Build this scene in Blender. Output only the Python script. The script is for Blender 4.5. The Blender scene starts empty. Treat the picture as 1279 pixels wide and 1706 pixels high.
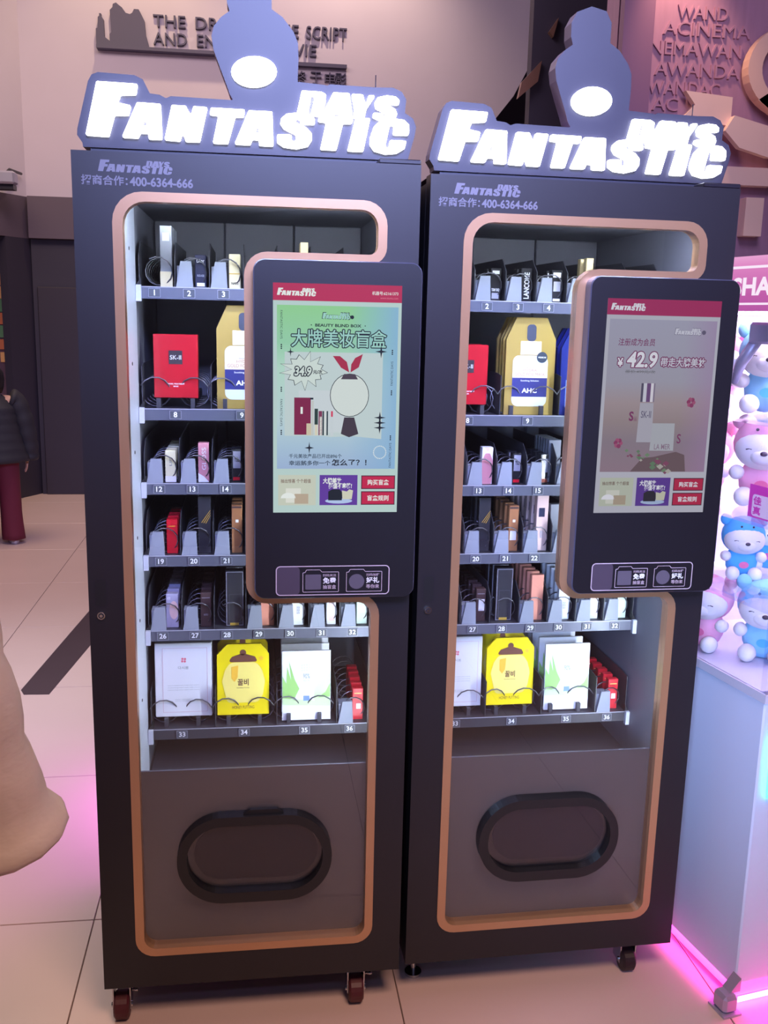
import bpy, bmesh, math, random
from mathutils import Vector, Matrix, Euler
from mathutils.geometry import tessellate_polygon
random.seed(7)
S = bpy.context.scene
COL = S.collection
PI = math.pi

# ---------------------------------------------------------------- camera, world, lights, exposure
cam = bpy.data.cameras.new('camera'); cam.lens = 1606.28 * 36 / 1706; cam.sensor_width = 36; cam.clip_start = 0.02
cam_o = bpy.data.objects.new('camera', cam); COL.objects.link(cam_o)
def cam_matrix(pitch, yaw, roll, loc):
    fw = Vector((math.sin(yaw)*math.cos(pitch), math.cos(yaw)*math.cos(pitch), -math.sin(pitch)))
    rt = Vector((math.cos(yaw), -math.sin(yaw), 0)); up = rt.cross(fw)
    c, s = math.cos(roll), math.sin(roll)
    r2, u2 = c*rt + s*up, -s*rt + c*up
    m = Matrix((r2, u2, -fw)).transposed().to_4x4(); m.translation = loc
    return m
cam_o.matrix_world = cam_matrix(.1999, .1379, .0224, Vector((.3517, -2.0654, 1.6688)))
S.camera = cam_o
S.view_settings.view_transform = 'Standard'; S.view_settings.look = 'None'
S.view_settings.gamma = 1; S.view_settings.exposure = 0; S.view_settings.use_curve_mapping = False
W = bpy.data.worlds.new('world'); S.world = W; W.use_nodes = True
W.node_tree.nodes['Background'].inputs[0].default_value = (.60, .48, .66, 1)
W.node_tree.nodes['Background'].inputs[1].default_value = .07

def area_light(name, loc, aim, size, power, color, size_y=None, spread=180):
    l = bpy.data.lights.new(name, 'AREA'); l.energy = power; l.color = color; l.size = size; l.spread = math.radians(spread)
    if size_y: l.shape = 'RECTANGLE'; l.size_y = size_y
    o = bpy.data.objects.new(name, l); COL.objects.link(o); o.location = loc
    o.rotation_euler = (Vector(aim) - Vector(loc)).to_track_quat('-Z', 'Y').to_euler()
    return o
def spot_light(name, loc, aim, power, color, angle, blend=.8, radius=.05):
    l = bpy.data.lights.new(name, 'SPOT'); l.energy = power; l.color = color; l.spot_size = math.radians(angle); l.spot_blend = blend; l.shadow_soft_size = radius
    o = bpy.data.objects.new(name, l); COL.objects.link(o); o.location = loc
    o.rotation_euler = (Vector(aim) - Vector(loc)).to_track_quat('-Z', 'Y').to_euler()
    return o
# hall lamps up in the ceiling, plus an added violet light and blue fill
area_light('added_violet_light', (.75, -2.7, 3.3), (.72, 0, 2.15), 1.6, 31, (.40, .48, 1.0), .9, spread=48)  # added light, tints the upper doors in place of the signs' glare
area_light('hall_panel_warm', (-1.6, 4.2, 4.6), (-1.2, 4.4, 0), 2.0, 85, (1.0, .74, .48), 2.0)
area_light('hall_panel_rose', (-1.0, 2.6, 3.6), (-.65, 1.7, 0), 1.0, 10.5, (.90, .93, 1.0), 1.0, spread=60)
area_light('hall_panel_front', (1.15, -2.2, 3.8), (.85, -.2, 0), 1.2, 19, (1.0, .64, .46), 1.0, spread=85)
area_light('added_blue_fill', (.1, -2.7, 1.5), (1.45, .1, .85), .7, 4.5, (.42, .60, 1.0), .7, spread=34)  # added low fill without a known source, blues the claw machine's base side
# wall washers over the lettering and the relief wall
spot_light('wall_washer', (-.55, 6.3, 5.3), (-.75, 7.05, 3.9), 90, (1.0, .72, .36), 95)
spot_light('wall_washer', (1.15, 6.2, 5.4), (1.15, 7.05, 4.1), 130, (1.0, .74, .50), 100)
spot_light('relief_washer', (2.42, 2.75, 3.75), (2.55, 3.0, 2.95), 48, (1.0, .55, .34), 60)
area_light('wall_fill', (0, 3.2, 4.9), (.4, 7.05, 3.0), 2.5, 56, (1.0, .79, .98), 1.0)
area_light('violet_relief_fill', (2.3, .9, 3.7), (2.9, 3.0, 2.5), .8, 19, (.92, .70, 1.0), .8)
# magenta strip of the neighbouring machine behind the left cabinet
area_light('magenta_floor_lamp', (.25, 1.15, .22), (-.6, .75, 0), .3, 6, (.85, .10, 1.0), .12)

# ---------------------------------------------------------------- materials
S.cycles.transparent_max_bounces = 24
def lin(c):
    c = c / 255
    return c / 12.92 if c <= .04045 else ((c + .055) / 1.055) ** 2.4
def rgb(r, g, b): return (lin(r), lin(g), lin(b), 1)
MATS = {}
def mat(name, col, rough=.5, metal=0, spec=.5, emit=0, ecol=None, noise=0, nscale=20, bump=0, coat=0, stretch=None):
    if name in MATS: return MATS[name]
    m = bpy.data.materials.new(name); m.use_nodes = True; nt = m.node_tree; b = nt.nodes['Principled BSDF']
    b.inputs['Base Color'].default_value = col; b.inputs['Roughness'].default_value = rough
    b.inputs['Metallic'].default_value = metal; b.inputs['Specular IOR Level'].default_value = spec
    b.inputs['Coat Weight'].default_value = coat
    if emit:
        b.inputs['Emission Color'].default_value = ecol or col; b.inputs['Emission Strength'].default_value = emit
    if noise or bump:
        tc = nt.nodes.new('ShaderNodeTexCoord'); n = nt.nodes.new('ShaderNodeTexNoise'); n.inputs['Scale'].default_value = nscale; n.inputs['Detail'].default_value = 4
        if stretch:
            mp = nt.nodes.new('ShaderNodeMapping'); mp.inputs['Scale'].default_value = stretch
            nt.links.new(tc.outputs['Object'], mp.inputs[0]); nt.links.new(mp.outputs[0], n.inputs['Vector'])
        else: nt.links.new(tc.outputs['Object'], n.inputs['Vector'])
        if noise:
            mx = nt.nodes.new('ShaderNodeMix'); mx.data_type = 'RGBA'; mx.blend_type = 'MULTIPLY'
            rp = nt.nodes.new('ShaderNodeMapRange'); rp.inputs[3].default_value = 1 - noise; rp.inputs[4].default_value = 1 + noise
            nt.links.new(n.outputs[0], rp.inputs[0]); mx.inputs[0].default_value = 1
            mx.inputs[6].default_value = col; nt.links.new(rp.outputs[0], mx.inputs[7]); nt.links.new(mx.outputs[2], b.inputs['Base Color'])
        if bump:
            bp = nt.nodes.new('ShaderNodeBump'); bp.inputs['Strength'].default_value = bump; bp.inputs['Distance'].default_value = .01
            nt.links.new(n.outputs[0], bp.inputs['Height']); nt.links.new(bp.outputs[0], b.inputs['Normal'])
    MATS[name] = m
    return m
def screen(name, r, g, b, k=1.0):
    """A lit pixel colour of a display: emits, with a little gloss of the cover glass."""
    if name in MATS: return MATS[name]
    m = mat(name, (.01, .01, .01, 1), .25, spec=.4, emit=k, ecol=rgb(r, g, b)); return m
def screen_gradient(name, stops, rot=0, zrange=(0, 1), k=1.0, xmix=None):
    if name in MATS: return MATS[name]
    m = bpy.data.materials.new(name); m.use_nodes = True; nt = m.node_tree; b = nt.nodes['Principled BSDF']
    b.inputs['Base Color'].default_value = (.01, .01, .01, 1); b.inputs['Roughness'].default_value = .25
    tc = nt.nodes.new('ShaderNodeTexCoord'); sp = nt.nodes.new('ShaderNodeSeparateXYZ'); nt.links.new(tc.outputs['Object'], sp.inputs[0])
    mr = nt.nodes.new('ShaderNodeMapRange'); mr.inputs[1].default_value, mr.inputs[2].default_value = zrange
    nt.links.new(sp.outputs['Z'], mr.inputs[0])
    cr = nt.nodes.new('ShaderNodeValToRGB'); e = cr.color_ramp.elements
    while len(e) < len(stops): e.new(.5)
    for el, (p, c) in zip(e, stops): el.position = p; el.color = rgb(*c)
    nt.links.new(mr.outputs[0], cr.inputs[0]); out = cr.outputs[0]
    if xmix:
        x0, x1, c, z0, z1 = xmix
        m2 = nt.nodes.new('ShaderNodeMapRange'); m2.inputs[1].default_value, m2.inputs[2].default_value = x0, x1; nt.links.new(sp.outputs['X'], m2.inputs[0])
        mx = nt.nodes.new('ShaderNodeMix'); mx.data_type = 'RGBA'; nt.links.new(m2.outputs[0], mx.inputs[0]); nt.links.new(out, mx.inputs[6]); mx.inputs[7].default_value = rgb(*c); out = mx.outputs[2]
    nt.links.new(out, b.inputs['Emission Color']); b.inputs['Emission Strength'].default_value = k
    MATS[name] = m; return m
def glass_mat(name, tint=(1, 1, 1, 1), ior=1.5, rough=0.0, boost=1.0):
    if name in MATS: return MATS[name]
    m = bpy.data.materials.new(name); m.use_nodes = True; nt = m.node_tree; nt.nodes.clear()
    o = nt.nodes.new('ShaderNodeOutputMaterial'); t = nt.nodes.new('ShaderNodeBsdfTransparent'); g = nt.nodes.new('ShaderNodeBsdfGlossy'); f = nt.nodes.new('ShaderNodeFresnel'); mx = nt.nodes.new('ShaderNodeMixShader')
    t.inputs[0].default_value = tint; g.inputs['Roughness'].default_value = rough; f.inputs[0].default_value = ior
    ml = nt.nodes.new('ShaderNodeMath'); ml.operation = 'MULTIPLY'; ml.inputs[1].default_value = boost; ml.use_clamp = True
    ge = nt.nodes.new('ShaderNodeNewGeometry'); iv = nt.nodes.new('ShaderNodeMapRange'); iv.inputs[3].default_value = ior; iv.inputs[4].default_value = 1/ior
    nt.links.new(ge.outputs['Backfacing'], iv.inputs[0]); nt.links.new(iv.outputs[0], f.inputs[0])
    nt.links.new(f.outputs[0], ml.inputs[0]); nt.links.new(ml.outputs[0], mx.inputs[0]); nt.links.new(t.outputs[0], mx.inputs[1]); nt.links.new(g.outputs[0], mx.inputs[2]); nt.links.new(mx.outputs[0], o.inputs[0])
    MATS[name] = m; return m

M = lambda n: MATS[n]
mat('black_paint', rgb(34, 30, 36), .42, spec=.5, noise=.10, nscale=3)
mat('black_panel', rgb(34, 30, 40), .38, spec=.45)
mat('terminal_black', rgb(25, 22, 29), .40, spec=.5)
mat('terminal_edge', rgb(96, 98, 125), .35, metal=.4)
mat('copper_trim', rgb(206, 160, 122), .32, metal=.6, spec=.5, noise=.08, nscale=4)
mat('rail_metal', rgb(205, 210, 225), .35, metal=.25, noise=.05, nscale=6, stretch=(1, 1, .1))
mat('liner_dark', rgb(112, 112, 124), .5, noise=.08, nscale=5)
mat('tray_dark', rgb(54, 54, 62), .5)
mat('lip_metal', rgb(98, 101, 116), .38, metal=.35, noise=.06, nscale=8)
mat('plate_dark', rgb(72, 76, 86), .5)
mat('spacer_grey', rgb(132, 137, 152), .5)
mat('divider_black', rgb(52, 52, 60), .42)
mat('coil_steel', rgb(104, 104, 112), .35, metal=.85)
mat('white_print', rgb(235, 236, 240), .6)
mat('silver_print', rgb(170, 170, 185), .45, metal=.2)
mat('door_print', rgb(118, 116, 128), .5); mat('black_print', rgb(22, 22, 26), .6)
mat('lower_panel', rgb(88, 84, 82), .25, spec=.6)
mat('hatch_black', rgb(26, 25, 29), .45)
mat('hatch_rim', rgb(30, 28, 31), .4)
mat('chrome', rgb(200, 200, 205), .15, metal=1)
mat('red_rubber', rgb(84, 28, 38), .5)
mat('dark_rubber', rgb(40, 22, 28), .5)
mat('sign_board', rgb(52, 50, 66), .45)
mat('sign_letter', (1, 1, 1, 1), .5, emit=6.0, ecol=(.86, .90, 1, 1))
mat('led_white', (1, 1, 1, 1), .5, emit=195, ecol=(.80, .92, 1, 1))
mat('led_magenta', (1, .2, .9, 1), .5, emit=3, ecol=(1.0, .06, .78, 1))
mat('led_magenta_core', (1, .7, 1, 1), .5, emit=1.6, ecol=(1.0, .72, 1.0, 1))
mat('led_cyan', (.2, .9, 1, 1), .5, emit=9, ecol=(.02, .72, 1, 1))
glass_mat('door_glass', (.97, .97, 1, 1), 1.5, .01, 1.4)
glass_mat('case_glass', (.98, .98, 1, 1), 1.45)
glass_mat('acrylic', (.95, .95, 1, 1), 1.45, .05, 1.2)
mat('plaster', rgb(198, 188, 206), .85, noise=.03, nscale=4, bump=.05)
mat('dark_wall', rgb(52, 47, 64), .6, noise=.06, nscale=2)
mat('fascia', rgb(92, 80, 96), .6, noise=.05, nscale=2)
mat('wall_letter', rgb(70, 64, 92), .5)
mat('relief', rgb(170, 134, 164), .7, noise=.14, nscale=6, bump=.15, stretch=(6, 6, .6))
mat('ribbon_cream', rgb(250, 222, 206), .6, noise=.05, nscale=5)
mat('gold_ring', rgb(244, 210, 190), .55)
mat('floor_tile', rgb(222, 194, 190), .28, spec=.5, noise=.05, nscale=2.5)
mat('floor_grout', rgb(120, 96, 88), .8)
mat('floor_inlay', rgb(74, 58, 66), .35, noise=.08, nscale=6)
mat('case_white', rgb(206, 204, 226), .45)
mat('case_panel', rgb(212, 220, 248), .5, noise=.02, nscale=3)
mat('dark_metal', rgb(50, 48, 60), .4, metal=.3)
mat('silver_metal', rgb(178, 176, 200), .4, metal=.5)

# ---------------------------------------------------------------- mesh builder
TXT = {}
def text_geo(s, off=.0, shear=0.):
    k = (s, off, shear)
    if k not in TXT:
        c = bpy.data.curves.new('t', 'FONT'); c.body = s; c.size = 1; c.offset = off; c.shear = shear; c.resolution_u = 3
        o = bpy.data.objects.new('t', c); COL.objects.link(o)
        bpy.context.view_layer.update(); dg = bpy.context.evaluated_depsgraph_get()
        m = bpy.data.meshes.new_from_object(o.evaluated_get(dg), depsgraph=dg)
        v = [(p.co.x, p.co.y) for p in m.vertices]; f = [tuple(p.vertices) for p in m.polygons]
        bpy.data.objects.remove(o); bpy.data.meshes.remove(m)
        x0 = min(a for a, b in v); x1 = max(a for a, b in v); y0 = min(b for a, b in v); y1 = max(b for a, b in v)
        TXT[k] = ([((a-x0)/(x1-x0), (b-y0)/(y1-y0)) for a, b in v], f, (x1-x0)/(y1-y0))
    return TXT[k]
CACHE = {}
class MB:
    def __init__(s): s.v = []; s.f = []; s.m = []; s.mats = []; s.sm = []
    def mi(s, m):
        m = MATS[m] if isinstance(m, str) else m
        if m not in s.mats: s.mats.append(m)
        return s.mats.index(m)
    def add(s, v, f, m, smooth=False):
        o = len(s.v); s.v += [tuple(p) for p in v]; k = s.mi(m)
        for q in f: s.f.append(tuple(i+o for i in q)); s.m.append(k); s.sm.append(smooth)
        return s
    def box(s, x0, x1, y0, y1, z0, z1, m, b=0):
        if b:
            b = min(b, (x1-x0)*.45, (y1-y0)*.45, (z1-z0)*.45)
            bm = bmesh.new(); bmesh.ops.create_cube(bm, size=1)
            for q in bm.verts: q.co = Vector(((x0+x1)/2+q.co.x*(x1-x0), (y0+y1)/2+q.co.y*(y1-y0), (z0+z1)/2+q.co.z*(z1-z0)))
            bmesh.ops.bevel(bm, geom=bm.edges[:], offset=b, segments=1, affect='EDGES')
            bm.verts.index_update(); s.add([q.co for q in bm.verts], [[q.index for q in f.verts] for f in bm.faces], m); bm.free(); return s
        v = [(x, y, z) for x in (x0, x1) for y in (y0, y1) for z in (z0, z1)]
        return s.add(v, [(0, 1, 3, 2), (4, 6, 7, 5), (0, 4, 5, 1), (2, 3, 7, 6), (0, 2, 6, 4), (1, 5, 7, 3)], m)
    def flat(s, poly, y, m, hole=None):
        """filled outline in the XZ plane facing -Y"""
        L = [[Vector((a, 0, b)) for a, b in poly]] + ([[Vector((a, 0, b)) for a, b in hole]] if hole else [])
        pts = [p for l in L for p in l]; t = tessellate_polygon(L)
        return s.add([(p.x, y, p.z) for p in pts], t, m)
    def prism(s, poly, y0, y1, m, hole=None, side=None):
        s.flat(poly, y0, m, hole); s.flat(poly, y1, m, hole)
        for l in [poly] + ([hole] if hole else []):
            n = len(l); v = [(a, y0, b) for a, b in l] + [(a, y1, b) for a, b in l]
            s.add(v, [(i, (i+1) % n, n+(i+1) % n, n+i) for i in range(n)], side or m)
        return s
    def text(s, t, x0, x1, z0, z1, y, m, off=.0, shear=0., rot=0):
        v, f, a = text_geo(t, off, shear); o = []
        for p, q in v:
            if rot == 90: p, q = q, 1-p      # reads downwards
            if rot == -90: p, q = 1-q, p     # reads upwards
            o.append((x0+p*(x1-x0), y, z0+q*(z1-z0)))
        return s.add(o, f, m)
    def text3(s, t, x0, x1, z0, z1, y0, y1, m, off=.0, shear=0.):
        v, f, a = text_geo(t, off, shear); P = [(x0+p*(x1-x0), z0+q*(z1-z0)) for p, q in v]; n = len(P)
        s.add([(a, y0, b) for a, b in P], f, m); s.add([(a, y1, b) for a, b in P], f, m)
        ed = {}
        for q in f:
            for i in range(len(q)):
                e = (q[i], q[(i+1) % len(q)]); k = tuple(sorted(e)); ed[k] = None if k in ed else e
        s.add([(a, y0, b) for a, b in P]+[(a, y1, b) for a, b in P], [(a, b, b+n, a+n) for e in ed.values() if e for a, b in [e]], m); return s
    def tube(s, pts, r, m, n=6, cap=True, smooth=True):
        P = [Vector(p) for p in pts]; R = r if isinstance(r, (list, tuple)) else [r]*len(P); v = []; f = []; prev = None
        for i, p in enumerate(P):
            t = (P[min(i+1, len(P)-1)] - P[max(i-1, 0)]).normalized()
            a = prev if prev is not None else (Vector((0, 0, 1)) if abs(t.z) < .9 else Vector((1, 0, 0)))
            a = (a - t*a.dot(t)).normalized(); prev = a; b = t.cross(a)
            for k in range(n):
                w = 2*PI*k/n; v.append(p + (a*math.cos(w) + b*math.sin(w))*R[i])
        for i in range(len(P)-1):
            for k in range(n): f.append((i*n+k, i*n+(k+1) % n, (i+1)*n+(k+1) % n, (i+1)*n+k))
        if cap: f.append(tuple(range(n-1, -1, -1))); f.append(tuple((len(P)-1)*n+k for k in range(n)))
        return s.add(v, f, m, smooth)
    def cyl(s, c, axis, r, h, m, n=20, r2=None):
        c = Vector(c); a = Vector(axis).normalized()
        return s.tube([c, c+a*h], [r, r if r2 is None else r2], m, n, smooth=False)
    def ball(s, c, r, m, n=14, k=9, rot=None):
        r = r if isinstance(r, (list, tuple)) else (r, r, r); v = []; f = []; Rm = Euler(rot).to_matrix() if rot else Matrix.Identity(3)
        for i in range(k+1):
            th = PI*i/k
            for j in range(n):
                ph = 2*PI*j/n; v.append(Vector(c) + Rm @ Vector((r[0]*math.sin(th)*math.cos(ph), r[1]*math.sin(th)*math.sin(ph), r[2]*math.cos(th))))
        for i in range(k):
            for j in range(n): f.append((i*n+j, (i+1)*n+j, (i+1)*n+(j+1) % n, i*n+(j+1) % n))
        return s.add(v, f, m, True)
    def loft(s, rings, m, cap=True, smooth=True):
        n = len(rings[0]); v = [p for r in rings for p in r]; f = []
        for i in range(len(rings)-1):
            for k in range(n): f.append((i*n+k, i*n+(k+1) % n, (i+1)*n+(k+1) % n, (i+1)*n+k))
        if cap: f.append(tuple(range(n-1, -1, -1))); f.append(tuple((len(rings)-1)*n+k for k in range(n)))
        return s.add(v, f, m, smooth)
    def build(s, name, parent=None, key=None, clean=True):
        if key and key in CACHE: me = CACHE[key]
        else:
            me = bpy.data.meshes.new(name); me.from_pydata(s.v, [], s.f)
            for m in s.mats: me.materials.append(m)
            me.polygons.foreach_set('material_index', s.m); me.polygons.foreach_set('use_smooth', s.sm); me.update()
            if clean:
                bm = bmesh.new(); bm.from_mesh(me); bmesh.ops.remove_doubles(bm, verts=bm.verts, dist=1e-6); bmesh.ops.recalc_face_normals(bm, faces=bm.faces); bm.to_mesh(me); bm.free()
            if key: CACHE[key] = me
        o = bpy.data.objects.new(name, me); COL.objects.link(o)
        if parent: o.parent = parent
        return o
def tag(o, label=None, cat=None, group=None, kind=None):
    if label: o['label'] = label
    if cat: o['category'] = cat
    if group: o['group'] = group
    if kind: o['kind'] = kind
    return o
def empty(name, loc=(0, 0, 0), rot=(0, 0, 0)):
    o = bpy.data.objects.new(name, None); COL.objects.link(o); o.location = loc; o.rotation_euler = rot; o.empty_display_size = .05; return o
def round_poly(pts, rad, n=7):
    """round the corners of an outline; rad: one radius or one per corner"""
    N = len(pts); out = []
    for i in range(N):
        p = Vector(pts[i]); a = Vector(pts[i-1])-p; b = Vector(pts[(i+1) % N])-p
        r = rad[i] if isinstance(rad, (list, tuple)) else rad
        ang = a.angle(b); d = min(r/math.tan(ang/2), a.length*.49, b.length*.49); r = d*math.tan(ang/2)
        if r < 1e-5: out.append(tuple(p)); continue
        a.normalize(); b.normalize(); c = p + (a+b).normalized()*(r/math.sin(ang/2))
        s0 = p+a*d-c; s1 = p+b*d-c; tot = s0.angle(s1)
        sg = 1 if s0.x*s1.y-s0.y*s1.x > 0 else -1
        for k in range(n):
            w = sg*tot*k/(n-1); out.append((c.x+s0.x*math.cos(w)-s0.y*math.sin(w), c.y+s0.x*math.sin(w)+s0.y*math.cos(w)))
    return out
def rect(x0, x1, z0, z1): return [(x0, z0), (x1, z0), (x1, z1), (x0, z1)]
def star(cx, cz, r, q=.25, n=4, sx=1, rot=PI/2):
    return [(cx+math.cos(rot+PI*i/n)*(r if i % 2 == 0 else r*q)*sx, cz+math.sin(rot+PI*i/n)*(r if i % 2 == 0 else r*q)) for i in range(2*n)]
def disc(cx, cz, r, n=20, rz=None): return [(cx+r*math.cos(2*PI*i/n), cz+(rz or r)*math.sin(2*PI*i/n)) for i in range(n)]
def stadium(x0, x1, z0, z1, n=10): return round_poly(rect(x0, x1, z0, z1), (z1-z0)/2*.999, n)
def outline(mb, poly, w, y, m):
    """a closed line of width w along an outline"""
    N = len(poly); inn = []
    for i in range(N):
        p = Vector(poly[i]); a = (p-Vector(poly[i-1])); b = (Vector(poly[(i+1) % N])-p)
        na = Vector((-a.y, a.x)).normalized() if a.length > 1e-9 else Vector((0, 0)); nb = Vector((-b.y, b.x)).normalized() if b.length > 1e-9 else na
        nn = (na+nb); nn = nn.normalized() if nn.length > 1e-6 else na
        k = 1/max(.35, nn.dot(na) if na.length else 1)
        inn.append((p.x+nn.x*w*k, p.y+nn.y*w*k))
    mb.add([(a, y, b) for a, b in poly]+[(a, y, b) for a, b in inn], [(i, (i+1) % N, N+(i+1) % N, N+i) for i in range(N)], m)

# traced outlines of the illuminated lettering (door coordinates, metres)
LET= {'F': ([(0.0482, 2.0118),(0.1277, 2.0106),(0.1241, 1.9906),(0.0938, 1.9883),(0.0879, 1.9737),(0.1133, 1.9697),(0.1086, 1.9508),(0.081, 1.9495),(0.0684, 1.9083),(0.0234, 1.9095)], None), 'A1': ([(0.1259, 1.9761),(0.1721, 1.9752),(0.1733, 1.9073),(0.1468, 1.9074),(0.1465, 1.9182),(0.1312, 1.9181),(0.1259, 1.9081),(0.0941, 1.9083)], [(0.138, 1.9415),(0.1427, 1.9422),(0.1433, 1.9326),(0.1344, 1.9327)]), 'N': ([(0.1938, 1.9741),(0.2217, 1.9741),(0.2317, 1.9553),(0.2368, 1.974),(0.2648, 1.9733),(0.2486, 1.906),(0.2204, 1.9058),(0.2146, 1.924),(0.2092, 1.9059),(0.1783, 1.9072)], None), 'T1': ([(0.2713, 1.973),(0.34, 1.9726),(0.3371, 1.9581),(0.3206, 1.9576),(0.3053, 1.9052),(0.2746, 1.905),(0.2866, 1.9587),(0.2692, 1.9595)], None), 'A2': ([(0.3474, 1.9713),(0.3953, 1.9714),(0.3973, 1.9043),(0.3685, 1.9047),(0.3677, 1.9156),(0.355, 1.9156),(0.3504, 1.905),(0.3184, 1.905)], [(0.3637, 1.9389),(0.3672, 1.9391),(0.3677, 1.9288),(0.36, 1.929)]), 'S1': ([(0.4819, 1.9504),(0.4535, 1.9496),(0.452, 1.9572),(0.4471, 1.96),(0.4431, 1.9576),(0.4437, 1.9522),(0.4651, 1.9436),(0.4756, 1.9331),(0.4763, 1.9193),(0.4682, 1.9071),(0.445, 1.9014),(0.4189, 1.9036),(0.4051, 1.9121),(0.4051, 1.9277),(0.4348, 1.9285),(0.4345, 1.9175),(0.44, 1.915),(0.4449, 1.9207),(0.4426, 1.9294),(0.4189, 1.9393),(0.4117, 1.9493),(0.4131, 1.9589),(0.4246, 1.9685),(0.4563, 1.9732),(0.4765, 1.9688),(0.4824, 1.9595)], None), 'T2': ([(0.491, 1.9694),(0.5611, 1.9673),(0.5589, 1.9562),(0.5407, 1.9553),(0.5274, 1.9022),(0.494, 1.9024),(0.5057, 1.9559),(0.4891, 1.9568)], None), 'I': ([(0.5669, 1.9675),(0.5969, 1.9679),(0.5833, 1.9018),(0.5503, 1.9018)], None), 'C': ([(0.6776, 1.938),(0.6458, 1.938),(0.6469, 1.9541),(0.6423, 1.9573),(0.6374, 1.9529),(0.6293, 1.915),(0.633, 1.9109),(0.6374, 1.9139),(0.6401, 1.9272),(0.6737, 1.927),(0.6703, 1.9112),(0.6541, 1.9015),(0.6303, 1.8988),(0.6064, 1.9042),(0.5973, 1.9164),(0.5976, 1.9303),(0.6054, 1.9528),(0.6199, 1.9659),(0.6435, 1.9698),(0.6673, 1.9681),(0.6783, 1.9589),(0.6792, 1.9478)], None), 'D': ([(0.4552, 2.0147),(0.495, 2.0143),(0.5046, 2.0096),(0.5039, 1.9946),(0.4983, 1.9739),(0.4896, 1.9672),(0.4442, 1.9672)], [(0.4748, 2.0054),(0.4806, 2.0052),(0.4809, 2.0011),(0.4745, 1.9708),(0.469, 1.97),(0.469, 1.9739)]), 'A3': ([(0.5196, 2.0144),(0.553, 2.0142),(0.5599, 1.9667),(0.533, 1.9659),(0.5317, 1.9736),(0.5236, 1.9732),(0.5201, 1.9681),(0.4968, 1.9692)], [(0.5286, 1.989),(0.5324, 1.9892),(0.5325, 1.9837),(0.5272, 1.9837)]), 'Y': ([(0.5574, 2.0136),(0.5808, 2.0131),(0.5855, 1.9981),(0.5884, 1.9974),(0.5931, 2.0127),(0.6072, 2.0128),(0.5886, 1.9851),(0.5845, 1.9673),(0.5611, 1.967),(0.5643, 1.9839)], None), 'S2': ([(0.6562, 1.9971),(0.634, 1.9969),(0.6339, 2.0026),(0.6294, 2.0035),(0.6281, 1.9985),(0.649, 1.988),(0.6528, 1.9785),(0.6494, 1.9698),(0.6318, 1.9651),(0.6125, 1.9661),(0.6021, 1.9706),(0.6034, 1.9789),(0.6232, 1.9785),(0.6233, 1.9741),(0.6286, 1.9738),(0.6285, 1.9787),(0.6077, 1.9887),(0.606, 1.9996),(0.6116, 2.0095),(0.6307, 2.014),(0.6484, 2.0127),(0.6568, 2.0062)], None)}
BOARD= [(0.0163, 1.8882),(0.0152, 1.8962),(0.0054, 1.9105),(0.0064, 1.9226),(0.0306, 2.0135),(0.0378, 2.0257),(0.0502, 2.0308),(0.1211, 2.0287),(0.1374, 2.0217),(0.1439, 2.0088),(0.1505, 1.9959),(0.1698, 1.9942),(0.1807, 1.9889),(0.1841, 1.9891),(0.1919, 1.9927),(0.3124, 1.9912),(0.3158, 1.9919),(0.3091, 2.0036),(0.3042, 2.0178),(0.2911, 2.0506),(0.2781, 2.0848),(0.2742, 2.1097),(0.2787, 2.1288),(0.2939, 2.1468),(0.3106, 2.1587),(0.3055, 2.174),(0.3048, 2.2018),(0.3162, 2.2241),(0.3479, 2.2369),(0.3811, 2.2298),(0.3945, 2.2074),(0.3944, 2.1669),(0.4164, 2.1533),(0.4385, 2.127),(0.4474, 2.1069),(0.4486, 2.075),(0.4471, 2.0364),(0.4474, 2.0329),(0.5021, 2.0298),(0.5079, 2.0285),(0.5136, 2.0315),(0.6068, 2.0303),(0.645, 2.0317),(0.6629, 2.0244),(0.6727, 2.0098),(0.6704, 1.9835),(0.688, 1.9732),(0.695, 1.9569),(0.692, 1.9373),(0.6784, 1.8885)]
LIT= [(0.4045, 2.0487),(0.403, 2.0562),(0.3984, 2.0631),(0.3911, 2.0689),(0.3816, 2.073),(0.3706, 2.0754),(0.3587, 2.0757),(0.3469, 2.0741),(0.3359, 2.0706),(0.3264, 2.0654),(0.3191, 2.0589),(0.3145, 2.0515),(0.3129, 2.0438),(0.3144, 2.0363),(0.3189, 2.0294),(0.3261, 2.0236),(0.3355, 2.0194),(0.3466, 2.017),(0.3584, 2.0165),(0.3703, 2.0182),(0.3815, 2.0217),(0.391, 2.0269),(0.3984, 2.0335),(0.403, 2.0409)]
_lx = [p for k in LET for p in LET[k][0]]
LX0, LX1 = min(p[0] for p in _lx), max(p[0] for p in _lx); LZ0, LZ1 = min(p[1] for p in _lx), max(p[1] for p in _lx)
def logo(mb, x0, x1, z0, z1, y, m):
    for k in LET:
        f = lambda ps: [(x0+(a-LX0)/(LX1-LX0)*(x1-x0), z0+(b-LZ0)/(LZ1-LZ0)*(z1-z0)) for a, b in ps]
        mb.flat(f(LET[k][0]), y, m, f(LET[k][1]) if LET[k][1] else None)

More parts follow.
